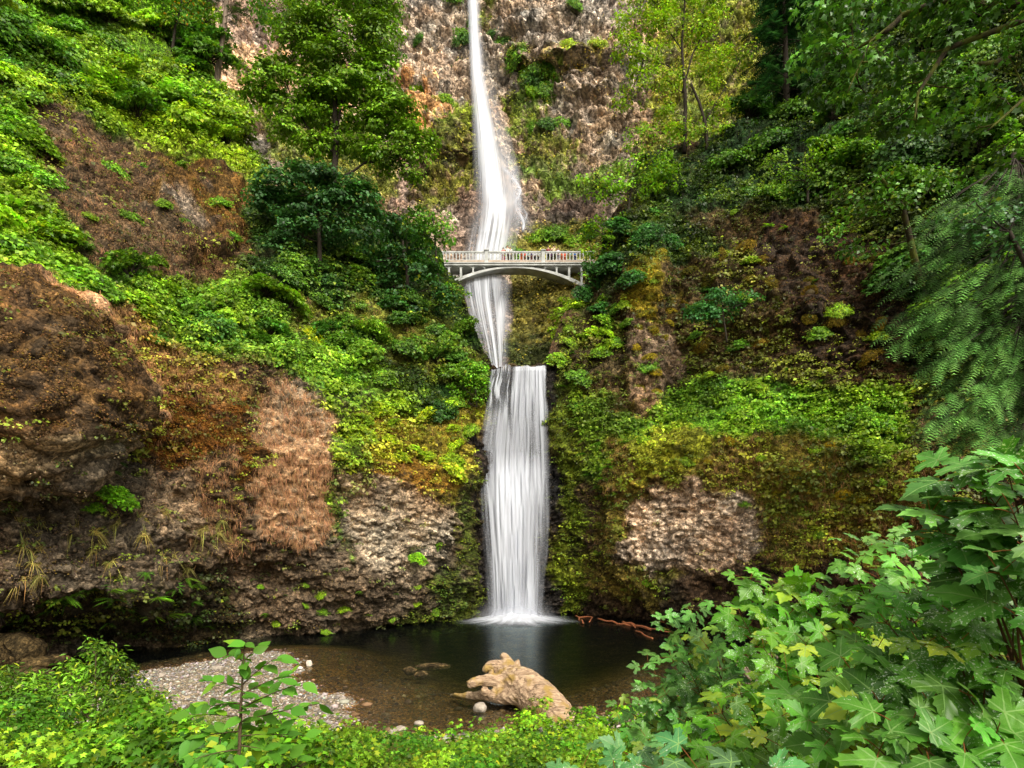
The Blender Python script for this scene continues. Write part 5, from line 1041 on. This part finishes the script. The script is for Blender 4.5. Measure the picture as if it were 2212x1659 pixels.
def driftwood():
    root = at(1120, 1545, 22.6); parts = []
    def seg(pts):
        P = np.array([at(p[0], p[1], p[3]) for p in pts]); R = np.array([p[2] * p[3] / F for p in pts]); t = np.linspace(0, len(P)-1, (len(P)-1)*6+1); ii = np.clip(t.astype(int), 0, len(P)-2); f = (t-ii)[:, None]
        # catmull-rom for smooth bends
        E = np.concatenate([2*P[:1]-P[1:2], P, 2*P[-1:]-P[-2:-1]]); p0, p1, p2, p3 = E[ii], E[ii+1], E[ii+2], E[ii+3]
        Q = .5 * (2*p1 + (p2-p0)*f + (2*p0-5*p1+4*p2-p3)*f**2 + (3*p1-p0-3*p2+p3)*f**3); parts.append(tube(Q, np.interp(t, np.arange(len(R)), R), 16))
    seg([(1232,1572,24,21.3),(1205,1545,36,21.8),(1165,1510,42,22.8),(1130,1485,42,23.6),(1100,1468,34,24.3),(1092,1445,24,24.9)])
    seg([(1105,1470,24,24.3),(1096,1440,20,24.8),(1092,1422,9,25.0),(1083,1413,5,25.0)]); seg([(1110,1455,16,24.7),(1116,1432,8,25.0),(1114,1427,5,25)])
    seg([(1098,1450,20,24.7),(1070,1437,11,24.6),(1052,1444,8,24.4),(1047,1450,5,24.3)])
    seg([(1100,1478,20,24.0),(1070,1470,16,23.7),(1040,1470,11,23.5),(1020,1477,10,23.4),(1014,1484,7,23.4)]); seg([(1020,1474,4,23.4),(1006,1472,1.5,23.4)])
    seg([(1060,1462,8,23.8),(1063,1450,4,23.9),(1066,1446,2.5,23.9)])
    seg([(1120,1500,26,23.2),(1085,1505,16,23.4),(1050,1502,12,23.9),(1010,1504,8,24.6),(975,1502,4,25.3)]); seg([(1050,1494,11,23.6),(1043,1492,10,23.5),(1038,1490,5,23.5)]); seg([(1085,1490,16,23.6),(1068,1495,9,23.5),(1062,1488,5,23.5)])
    seg([(1135,1458,6,24.2),(1139,1450,3.2,24.2),(1141,1446,1.5,24.2)])
    V, T = merge(parts); o = link('driftwood_trunk', nmesh('driftwood_trunk', V - root, T, True)); r = o.modifiers.new('r', 'REMESH'); r.mode = 'VOXEL'; r.voxel_size = .035; r.use_smooth_shade = True
    sm = o.modifiers.new('s', 'SMOOTH'); sm.iterations = 5; sm.factor = .5
    dg = bpy.context.evaluated_depsgraph_get(); dg.update(); me = bpy.data.meshes.new_from_object(o.evaluated_get(dg)); me.name = 'driftwood_trunk'; bpy.data.objects.remove(o)
    v = np.empty(len(me.vertices) * 3, np.float32); nn = np.empty_like(v); me.vertices.foreach_get('co', v); me.vertex_normals.foreach_get('vector', nn); v = v.reshape(-1, 3); nn = nn.reshape(-1, 3)
    a = rad(38); W_ = np.stack([v[:, 0] * math.cos(a) - v[:, 2] * math.sin(a), v[:, 1], v[:, 0] * math.sin(a) + v[:, 2] * math.cos(a)], 1)
    rg = 1 - np.abs(2 * fbm(W_, (2.2, .2, .2), 5, 3) - 1); v = v + nn * ((rg - .8) * .10 + (fbm(v, .6, 8, 3) - .5) * .12)[:, None]; me.vertices.foreach_set('co', v.astype(np.float32).ravel()); me.update()
    o = link('driftwood_trunk', me, M_DRIFT); o.location = root; tag(o, 'huge weathered tan driftwood trunk with root stubs lying at the pool edge', 'driftwood')
driftwood()
def lograw(name, a, b, r, lab, seed):
    za = .12; A = at(a[0], a[1], (CH - za) * F / (a[1] - HY)); B = at(b[0], b[1], (CH - za) * F / (b[1] - HY)); t = np.linspace(0, 1, 14)[:, None]; P = A + (B - A) * t; P = P + (vn(P + seed, .8, seed)[:, None] - .5) * .25
    V, T = tube(P, r * .5 * (.75 + .5 * vn(P, .6, seed + 2)), 9); o = link(name, nmesh(name, V - A, T, True), M_RED); o.location = A; tag(o, lab, 'log', 'red-brown wood floating under the right overhang')
lograw('floating_log', (1290,1338), (1378,1351), .15, 'longest straight red-brown log floating under the right overhang', 1)
lograw('floating_log', (1345,1344), (1405,1361), .2, 'thick split red log crossing the right end of the longest one', 2)
lograw('floating_log', (1374,1362), (1412,1376), .12, 'nearest red stick at the right end of the floating wood', 3)
lograw('floating_log', (1402,1361), (1448,1366), .09, 'thin pale red pole, rightmost of the floating wood', 4)
lograw('floating_log', (1243,1331), (1261,1346), .13, 'short red log slanting at the left end of the floating wood', 5)
lograw('floating_log', (1250,1330), (1279,1332), .13, 'short red log lying across the top of the left cluster', 6)
lograw('floating_log', (1272,1345), (1280,1333), .10, 'short stub closing the left cluster of floating wood on its right', 7)
lograw('floating_log', (1355,1345), (1372,1356), .10, 'short red stick beside the thick split log', 8)
# ------------------------------------------------------------------ near bank vegetation
def bank(px, py):
    """distance at which the view ray meets the near ground"""
    D = np.linspace(3, 30, 400); P = np.stack([at(px, py, d) for d in D]); Z, I, _ = gzv(P[:, 0], P[:, 1]); k = np.argmax(P[:, 2] < Z); return D[k] if P[k, 2] < Z[k] else D[-1]
M_FORE = leaf_material('fresh_leaf', .5, .32, .25, (1.15, 1.15, .9))
def bank_cover():
    n = 9000; Y = 7.0 + 13.5 * RNG.uniform(0, 1, n) ** .8; X = RNG.uniform(-1.0, 1.0, n) * (Y * .95 + 1.5); Z, I, d = gzv(X, Y); P = np.stack([X, Y, Z], 1)
    ppx = CX + X / Y * F; ppy = HY + (CH - Z) / Y * F
    nz = fbm(P, 1.6, 801, 3); lim = 17.8 + 1.6 * (nz - .5) * 3 - 1.5 * sstep(600, 900, ppx) * sstep(1100, 1000, ppx) + sstep(1250, 1400, ppx) * 2
    gapm = sstep(640, 740, ppx) * sstep(1080, 1000, ppx) * sstep(10.5, 12.5, Y); k = I & (RNG.uniform(0, 1, n) > gapm * .97) & (Y < lim) & ((nz > .40) | (ppx > 1250) | (ppx < 600)); P, nz, Y = P[k], nz[k], Y[k]; n = len(P); h = .05 + 1.0 * np.clip(fbm(P, 1.2, 805, 2) - .25, 0, 1)
    h = h * np.interp(Y, [7, 12, 18], [1.2, 1.0, .55]); P[:, 2] += h * RNG.uniform(.2, 1, n)
    hue = fbm(P, .8, 809, 3)[:, None]; C = np.array([.055, .16, .012]) + (np.array([.17, .29, .018]) - np.array([.055, .16, .012])) * np.clip((hue - .38) / .25, 0, 1)
    C = C * np.exp(2.2 * (fbm(P, .7, 815, 3)[:, None] - .5)) * (.55 + .75 * np.clip((P[:, 2:3] - Z[k][:, None]) / .5, 0, 1) * 1.0) ** 0 
    o = leafobj('ground_cover', sprays(P, RNG.uniform(.10, .28, n), 20, .075, C, tmpl=T_MID, yel=.06, tip=(.36,.34,.02), flat=.25, tilt=.5, droop=.4), M_FORE); tag(o, kind='stuff')
bank_cover()
def gpatch(name, cx, cy, rx, ry, n, L, col, z0=0):
    D = bank(cx, cy); c = at(cx, cy, D); a = RNG.uniform(0, 6.28, n); r = np.sqrt(RNG.uniform(0, 1, n)); X = c[0] + np.cos(a) * r * rx; Y = c[1] + np.sin(a) * r * ry; Z = gzv(X, Y)[0]
    Dd = rnd(n, 3, .35) + np.array([0, 0, 1.]); o = leafobj(name, scatter(T_BLW, np.stack([X, Y, Z - .02], 1), L * RNG.uniform(.5, 1.1, n) * (1.15 - r * .7), np.cross(Dd, rnd(n)), Dd, varcol(col, n, .25)), M_DRY); tag(o, kind='stuff')
gpatch('grass', 770, 1598, .75, .6, 5200, .38, (.11,.21,.02)); gpatch('grass', 960, 1650, 1.2, .5, 4200, .28, (.16,.22,.03)); gpatch('grass', 690, 1655, 1.0, .6, 4200, .35, (.10,.2,.02)); gpatch('grass', 860, 1590, 1.4, .5, 2600, .16, (.26,.24,.06)); gpatch('grass', 960, 1600, 1.3, .6, 3200, .14, (.30,.20,.08)); gpatch('grass', 420, 1560, 1.5, .8, 3500, .25, (.13,.2,.03))
# foreground bushes: real clumps of stems and leaves
def bush(name, label, cat, blobs, foot, base, leaf, nleaf, sr, tmpl, dens=1.0, tip=(.30,.34,.02), yel=.12, mt=None, group=None, tilt=.5, flat=.22, upright=False, droop=.5):
    D0 = blobs[0][4]; f = at(foot[0], foot[1], foot[2]); f[2] = gz(f[0], f[1]) - .03; root = empty(name, f, label, cat, group); L = []; st = []
    for px, py, rx, ry, D in blobs:
        c = at(px, py, D); a, b = rx / F * D, ry / F * D; n = max(5, int(dens * 4.6 * a * b / (sr * sr))); u = unit(rnd(n)); u[:, 2] = np.abs(u[:, 2]) * np.where(RNG.uniform(0, 1, n) < .7, 1, -1)
        C0 = c + u * RNG.uniform(.2, 1, (n, 1)) ** .5 * np.array([a, min(a, b), b]); tone = np.exp(2.4 * (fbm(C0, sr * 2.5, 99, 2) - .5))[:, None]
        L.append(sprays(C0, sr * RNG.uniform(.6, 1.2, n), nleaf, leaf, np.array(base) * tone, tip=tip, out=u * .6, yel=yel, tmpl=tmpl, tilt=tilt, flat=flat, droop=droop))
        hub = np.array([c[0] * .6 + f[0] * .4, c[1] * .6 + f[1] * .4, max(f[2] + .1, c[2] - b)]); st.append(tube(bez(f, (f + hub) / 2 + rnd(1)[0] * .05, hub, 6), np.linspace(.02, .012, 6), 5))
        for q in C0[RNG.permutation(n)[:12]]: st.append(tube(bez(hub, (hub + q) / 2 + np.array([0, 0, -.05]) + rnd(1)[0] * .04, q, 6), np.linspace(.010, .003, 6), 4))
    V, T = merge(st); link('stem', nmesh('stem', V - f, T, True), M_STEM, root); leafobj('foliage', L, mt or M_FORE, root, f); return root
M_STEM = bark_material('green_brown_stem', (.05,.035,.02), (.13,.09,.05), 20)
GB = (.075, .19, .012)
T_LAN = (np.array([(0,0,0),(.35,.16,.03),(.7,.13,0),(1,0,-.12),(.7,-.13,0),(.35,-.16,.03)], float), np.array([(0,2,1),(0,3,2),(0,4,3),(0,5,4)]))
bush('willow_bush', 'tall fine leaved willow bush in front of the dark overhang, lower left', 'bush', [(20,1480,40,40,12.5),(70,1500,50,50,12.5),(0,1530,60,50,12.5),(330,1520,30,30,12.5),(215,1430,34,34,12.5),(250,1470,50,36,12.5),(170,1480,56,40,12.5),(215,1520,90,44,12),(120,1540,70,40,12),(280,1550,70,40,12),(205,1395,12,16,12.5),(150,1440,16,22,12.5),(262,1440,12,16,12.5),(300,1500,14,20,12.5)], (210,1620,12), (.095,.20,.016), .12, 20, .20, T_LAN, 1.9, tilt=.8, flat=.5)
bush('leafy_bush', 'rounded leafy bush in the bottom left corner', 'bush', [(40,1530,70,34,10),(110,1545,60,34,10),(-20,1540,50,40,9.5),(40,1560,70,40,9.5),(0,1600,70,50,9),(90,1610,80,50,9),(20,1650,90,40,8.5),(130,1650,70,40,8.5)], (50,1700,9), (.06,.16,.012), .085, 18, .17, T_RH, 1.0)
bush('leafy_bush', 'broad leaved light green bush between the willow bush and the sapling', 'bush', [(300,1525,40,20,8.5),(380,1550,50,26,8),(240,1590,70,36,8),(320,1560,60,40,8),(300,1620,90,40,7.5),(200,1640,70,40,7.5),(390,1600,60,40,7.5),(380,1650,80,36,7)], (290,1740,7.5), (.085,.21,.012), .12, 16, .2, T_MID, 1.0)
bush('leafy_bush', 'darker green bush directly left of the sapling stem at the bottom', 'bush', [(450,1600,60,40,6.5),(420,1640,60,34,6.2),(480,1650,60,34,6)], (450,1760,6.3), (.05,.15,.014), .11, 16, .17, T_RH, 1.0)
bush('leafy_bush', 'bright green leafy bush right of the sapling stem at the bottom', 'bush', [(590,1590,56,36,7),(640,1620,70,36,7),(570,1640,60,34,6.5),(700,1650,60,30,6.8),(620,1560,40,24,7.2)], (610,1760,6.8), (.09,.22,.012), .10, 16, .17, T_RH, .95)
LOWK = dict(leaf=.10, nleaf=15, sr=.2, tmpl=T_MID)
bush('currant_bush', 'yellow tinged low bush in front of the right half of the driftwood', 'bush', [(1150,1560,50,30,15),(1200,1580,60,30,14.5),(1110,1570,36,22,15),(1250,1570,50,26,15),(1170,1520,18,18,16),(1225,1605,70,30,13.5),(1150,1610,60,26,13.5)], (1180,1640,14.5), (.12,.25,.012), yel=.3, **LOWK)
bush('currant_bush', 'green low bush right of the driftwood, by the water edge', 'bush', [(1260,1545,40,24,17),(1300,1560,50,26,16),(1360,1550,50,28,15),(1420,1560,60,30,13)], (1330,1610,15.5), (.085,.22,.012), **LOWK)
bush('currant_bush', 'low lime green bush at the bottom centre of the picture', 'bush', [(1000,1630,60,26,11.5),(1060,1620,60,28,11.5),(1120,1640,70,28,11),(1050,1655,80,24,10.5)], (1060,1690,11), (.11,.25,.012), **LOWK)
bush('currant_bush', 'low green bush at the bottom left of centre beside the grass', 'bush', [(770,1645,70,26,10.5),(720,1620,50,22,11)], (800,1700,10.5), (.10,.24,.012), **LOWK)
bush('thicket_bush', 'dense green undergrowth bush behind the maple leaves at lower right', 'bush', [(1500,1560,90,50,9),(1620,1520,90,60,9),(1750,1480,90,70,9),(1880,1440,90,80,9),(2010,1400,90,80,9),(2130,1380,90,90,9),(1500,1630,100,50,8),(1650,1620,100,60,8),(1800,1590,100,70,8),(1950,1550,100,80,8),(2100,1530,100,90,8),(2220,1500,80,90,8),(1400,1610,70,40,9),(1470,1500,60,40,10),(1560,1440,60,40,10),(2060,1300,60,40,9.5),(2160,1270,60,40,9.5)], (1800,1800,8.5), (.085,.21,.012), .125, 16, .22, T_MID, 1.3)
# ovate-leaved sapling
def sapling():
    D = 3.3; f = at(516, 1659, D); f[2] = gz(f[0], f[1]) - .03; root = empty('alder_sapling', f, 'slender upright sapling with broad oval leaves in front of the gravel bar', 'sapling')
    stem = np.array([f, at(516, 1640, D), at(520, 1540, D), at(524, 1460, D), at(528, 1400, D)]); st = [tube(stem, [.014, .011, .009, .006, .003], 6)]; Lf = []
    xs = np.linspace(0, 1, 7); w_ = np.sin(np.clip(xs, 0, 1) ** .8 * math.pi) * .31; V = [(0,0,0)]
    for x, y in zip(xs[1:-1], w_[1:-1]): V += [(x, y, .05*(1-x)-.10*x*x), (x, 0, -.10*x*x-.02), (x, -y, .05*(1-x)-.10*x*x)]
    V += [(1.05, 0, -.15)]; T = [(0,2,1),(0,3,2)]
    for i in range(4):
        a = 1 + 3*i; T += [(a, a+1, a+4), (a, a+4, a+3), (a+1, a+2, a+5), (a+1, a+5, a+4)]
    T += [(13, 14, 16), (14, 15, 16)]; TO = (np.array(V, float), np.array(T))
    ends = [((523,1480),(598,1420)),((522,1500),(630,1455)),((521,1530),(655,1475)),((520,1560),(690,1520)),((519,1590),(660,1590)),((522,1490),(450,1470)),((521,1520),(440,1530)),((520,1550),(410,1545)),((519,1580),(400,1600)),((518,1610),(640,1640)),((519,1620),(420,1640)),((526,1430),(560,1400)),((526,1430),(490,1415)),((528,1400),(530,1388))]
    for a, b in ends:
        A = at(a[0], a[1], D); dz = RNG.uniform(-.25, .25); B = at(b[0], b[1], D + dz); bz = bez(A, (A + B) / 2 + np.array([0, 0, .02]), B, 10); st.append(tube(bz, np.linspace(.005, .0018, 10), 5)); d = unit(B - A)
        L = np.linalg.norm(B - A); k = max(2, int(L / .045)); s = 1
        for i in range(k + 1):
            f_ = .15 + .85 * i / k; p = np.array([np.interp(f_, np.linspace(0,1,10), bz[:, q]) for q in range(3)]); s = -s
            side = np.array([d[2] * s, RNG.uniform(-.8, .3), -d[0] * s]) ; dd = d * (.8 if i < k else 3) + side * 1.0 + rnd(1)[0] * .2 + np.array([0, 0, .1]); Lf.append((p, dd))
    for z in np.linspace(1400, 1640, 22):
        p = at(np.interp(z, [1400, 1460, 1540, 1640], [528, 524, 520, 516]), z, D); a = RNG.uniform(0, 6.28); Lf.append((p, np.array([math.cos(a), math.sin(a), .35])))
    P = np.array([l[0] for l in Lf]); Dd = np.array([l[1] for l in Lf]); n = len(P)
    leafobj('foliage', scatter(TO, P, RNG.uniform(.065, .125, n), np.array([0, -.25, 1.])[None] + rnd(n, 3, .45), Dd, varcol((.075,.21,.022), n, .2, (.2,.34,.02), np.where(RNG.uniform(0,1,n) < .2, .6, 0))), M_FORE, root, f)
    V, T = merge(st); link('stem', nmesh('stem', V - f, T, True), M_STEM, root)
sapling()
# ------------------------------------------------------------------ big maple leaves in front, lower right
def maple_leaf_template():
    half = [(-.05,.0),(-.17,.09),(-.24,.24),(-.17,.30),(-.16,.46),(-.05,.40),(.03,.50),(.08,.44),(.14,.60),(.17,.76),(.26,.72),(.37,.84),(.39,.68),(.50,.64),(.42,.50),(.37,.36),(.31,.21),(.44,.235),(.50,.34),(.58,.29),(.70,.33),(.72,.22),(.84,.19),(.90,.10),(1.06,0)]
    out = half + [(x, -y) for x, y in half[-2:0:-1]]; O = np.array(out); n = len(O); c = np.array([.20, 0]); V = [c]; 
    for f in (.5, 1.0): V += list(c + (O - c) * f)
    V = np.array(V); r = np.hypot(V[:, 0], V[:, 1]); z = -.20 * r**2 + .10 * np.abs(np.sin(np.arctan2(V[:, 1], V[:, 0]) * 2.7)) * r + .02 * np.sin(V[:, 0] * 23) * r
    T = [(0, 1 + i, 1 + (i+1) % n) for i in range(n)] + [(1 + i, 1 + n + i, 1 + n + (i+1) % n) for i in range(n)] + [(1 + i, 1 + n + (i+1) % n, 1 + (i+1) % n) for i in range(n)]
    return np.column_stack([V, z]), np.array(T)
T_MAPLE = maple_leaf_template()
def maple_material():
    m, t, b, N = mat('big_maple_leaf'); c = attr(t, 'col').outputs['Color']; uv = attr(t, 'luv').outputs['Color']; sp = t.nodes.new('ShaderNodeSeparateColor'); t.links.new(uv, sp.inputs[0])
    def M(op, a, b_=None, cl=False):
        n = t.nodes.new('ShaderNodeMath'); n.operation = op; n.use_clamp = cl
        for i, v in enumerate((a, b_)):
            if v is None: continue
            if isinstance(v, (int, float)): n.inputs[i].default_value = v
            else: t.links.new(v, n.inputs[i])
        return n.outputs[0]
    x = M('SUBTRACT', sp.outputs[0], .5); y = M('ABSOLUTE', M('SUBTRACT', sp.outputs[1], 1.0)); vein = None; sec = None
    for a in (0, 62, 108):
        ca, sa = math.cos(rad(a)), math.sin(rad(a)); d = M('ABSOLUTE', M('SUBTRACT', M('MULTIPLY', x, sa), M('MULTIPLY', y, ca))); al = M('ADD', M('MULTIPLY', x, ca), M('MULTIPLY', y, sa))
        wdt = M('MAXIMUM', M('SUBTRACT', .022, M('MULTIPLY', al, .016)), .005); v = M('MULTIPLY', M('LESS_THAN', d, wdt), M('GREATER_THAN', al, 0)); vein = v if vein is None else M('MAXIMUM', vein, v)
        rp = M('FRACT', M('MULTIPLY', M('SUBTRACT', al, M('MULTIPLY', d, .8)), 8.0)); s2 = M('MULTIPLY', M('MULTIPLY', M('LESS_THAN', rp, .07), M('LESS_THAN', d, .22)), M('GREATER_THAN', al, .05)); sec = s2 if sec is None else M('MAXIMUM', sec, s2)
    g = t.nodes.new('ShaderNodeTexCoord').outputs['Object']; sn = texn(t, 'Noise', 95, g, Detail=3.0); sb = texn(t, 'Noise', 2.6, g, Detail=2.0); wsp = M('MULTIPLY', M('GREATER_THAN', sn.outputs[0], .62), M('GREATER_THAN', sb.outputs[0], .54))
    c1 = mixc(t, c, (.20,.34,.10), M('MAXIMUM', M('MULTIPLY', vein, .75), M('MULTIPLY', sec, .28))); c1 = mixc(t, c1, (.55,.62,.52), M('MULTIPLY', wsp, .8))
    n = texn(t, 'Noise', 14, g, Detail=4.0); c1 = mixc(t, c1, ramp(t, n.outputs[0], [(.3, (.72,.78,.7)), (.7, (1.25,1.2,1.25))]), mode='MULTIPLY', fv=1)
    t.links.new(c1, b.inputs['Base Color']); b.inputs['Roughness'].default_value = .42; b.inputs['Specular IOR Level'].default_value = .3
    bump(t, b, M('MAXIMUM', vein, M('MULTIPLY', sec, .5)), .5, .003)
    tr = t.nodes.new('ShaderNodeBsdfTranslucent'); t.links.new(mixc(t, c1, (1.3,1.5,.5), mode='MULTIPLY', fv=1), tr.inputs['Color']); mx = t.nodes.new('ShaderNodeMixShader'); mx.inputs[0].default_value = .28
    t.links.new(b.outputs[0], mx.inputs[1]); t.links.new(tr.outputs[0], mx.inputs[2]); t.links.new(mx.outputs[0], t.nodes['Material Output'].inputs[0]); return m
M_MAPLE = maple_material(); M_PET = plain('red_petiole', (.30,.07,.04), .5, .2)
LUV = np.column_stack([T_MAPLE[0][:, 0] + .5, T_MAPLE[0][:, 1] + 1.0, 0 * T_MAPLE[0][:, 0]])
def maple(label, root, targets, sz, base, node=.16, tip=(.34,.42,.03), yel=.08, pet=.13, up=(0,-.6,1), name='maple_sapling', stemr=.012, along=.35, jit=.38):
    f = at(*root); f[2] = gz(f[0], f[1]) - .03; R = empty(name, f, label, 'maple', None); st = []; pt = []; Pl, Dl, Sl = [], [], []
    for tg in targets:
        q = at(*tg[:3]); s = tg[3] if len(tg) > 3 else 1.0; ln = np.linalg.norm(q - f); m = f * .45 + q * .55 + np.array([0, 0, .12 * ln]) + rnd(1)[0] * .05 * ln; bz = bez(f, m, q, 14); st.append(tube(bz, np.linspace(stemr, .0025, 14), 6))
        L = np.linalg.norm(np.diff(bz, axis=0), axis=1).sum() * (1 - along); k = max(1, int(L / node)); tt = np.linspace(along, 1, k + 1)
        for i, t_ in enumerate(tt):
            p = np.array([np.interp(t_, np.linspace(0,1,14), bz[:, c]) for c in range(3)]); ax = unit(q - m); a0 = (i % 2) * 1.57 + RNG.uniform(-.4, .4)
            for a in ((a0, a0 + math.pi) if i < k else (a0, a0 + 2.1, a0 + 4.2)):
                e1 = unit(np.cross(ax, [0.2, 0, 1.])); e2 = np.cross(ax, e1); d = unit(math.cos(a) * e1 + math.sin(a) * e2 + ax * .5 + np.array([0, 0, .25])); L2 = pet * RNG.uniform(.6, 1.25) * s
                e = p + d * L2; pt.append(tube(bez(p, p + d * L2 * .6 + np.array([0, 0, .01]), e, 4), .0015 * (1 + s * .3), 4)); Pl.append(e); Dl.append(d * np.array([1, 1, .3])); Sl.append(sz * s * RNG.uniform(.6, 1.15) * (1 if t_ < .97 else .75))
    P, Dd, S = np.array(Pl), np.array(Dl), np.array(Sl); n = len(P); V, T, C = scatter(T_MAPLE, P, S, np.array(up)[None] + rnd(n, 3, jit), Dd + np.array([0, 0, -.1]), varcol(base, n, .3, tip, np.where(RNG.uniform(0, 1, n) < yel, RNG.uniform(.4, 1, n), 0)))
    # each leaf bends a little its own way
    me = nmesh('foliage', V - f, T, True, col=C, luv=np.tile(LUV, (n, 1))); link('foliage', me, M_MAPLE, R); V, T = merge(pt); nv = len(V); V2, T2 = merge(st); cc = np.concatenate([np.tile([[.17,.075,.03]], (nv, 1)), np.tile([[.07,.045,.025]], (len(V2), 1))]); V, T = merge([(V, T), (V2, T2)]); link('stem', nmesh('stem', V - f, T, True, col=cc), M_DRY, R); return R
BLU = (.082,.215,.032); FRS = (.105,.28,.014)
maple('maple sapling with small leaves leaning out over the pool, lower right', (1600,1750,5.6), [(1435,1345,5.4),(1470,1370,5.4),(1400,1440,5.2),(1395,1500,5.0),(1450,1420,5.2),(1500,1330,5.4),(1530,1400,5.0),(1340,1530,5.2),(1370,1570,5),(1440,1500,5),(1500,1470,4.9),(1560,1320,5.2),(1480,1560,4.6),(1400,1600,4.6),(1560,1450,4.6)], .135, BLU, pet=.10, node=.13, yel=.16)
maple('maple sapling of mid sized leaves in the middle of the lower right thicket', (1760,1800,4.4), [(1620,1255,4.6),(1660,1280,4.6),(1600,1330,4.4),(1700,1330,4.3),(1650,1400,4.1),(1740,1390,4.0),(1780,1320,4.2),(1830,1300,4.2),(1600,1500,4),(1680,1500,3.9),(1560,1600,3.7),(1640,1600,3.6),(1740,1560,3.6),(1500,1620,3.7),(1700,1450,3.8),(1780,1480,3.7),(1800,1400,3.9),(1860,1360,3.9),(1920,1300,3.9),(1990,1330,3.6),(1760,1260,4.4),(1700,1270,4.5),(1560,1540,3.8),(1700,1620,3.3)], .165, FRS, node=.14, yel=.16)
maple('maple branch reaching left over the shaded water, above the thicket', (2050,1750,4.0), [(1850,1180,4.2),(1880,1200,4.2),(1930,1170,4.1),(1970,1180,4.0),(1840,1225,4.1),(1900,1250,3.9),(1960,1250,3.8),(2020,1230,3.8)], .13, (.11,.28,.035), node=.16, along=.75, yel=.03)
maple('close maple branch with the largest leaves at lower right', (2250,1850,2.6), [(1990,1290,2.8),(1920,1350,2.7),(1990,1400,2.6),(1840,1450,2.6),(1900,1520,2.4),(2060,1330,2.6),(2120,1400,2.4),(2010,1520,2.3),(1800,1590,2.5),(1900,1620,2.2),(2090,1500,2.3),(2160,1300,2.5),(2000,1620,2.1),(2150,1590,2.1),(1730,1530,2.8),(1960,1460,2.5),(2180,1450,2.3),(2080,1600,2.1),(1840,1540,2.5),(2200,1380,2.4),(2040,1260,2.8),(1960,1320,2.8),(2090,1280,2.6),(2190,1330,2.3),(1890,1410,2.7),(2060,1400,2.4),(2130,1470,2.3),(1960,1580,2.2)], .19, (.075,.22,.018), node=.2, along=.62, yel=.10, pet=.10, jit=.3)
maple('maple branch with pale shiny leaves entering at the right frame edge', (2420,1800,2.4), [(2050,1040,2.4),(2120,1035,2.3),(2180,1030,2.2),(2010,1110,2.4),(2220,1040,2.1),(2190,1110,2.1),(2100,1170,2.3),(2220,1190,2.0),(2160,1240,2.1),(2050,1170,2.5),(2080,1130,2.3),(2180,1150,2.2),(2200,1230,2.2),(2120,1200,2.3),(2060,1080,2.5),(2210,1080,2.2),(2150,1090,2.3)], .18, (.085,.23,.035), node=.26, along=.86, yel=.0, pet=.09)
maple('low maple with grey-green leaves cut by the bottom frame edge', (1480,1900,2.6), [(1380,1650,2.7),(1430,1670,2.5),(1330,1690,2.6),(1520,1680,2.4),(1600,1690,2.3),(1250,1680,2.8)], .15, (.085,.21,.07), node=.25, along=.8, yel=0)
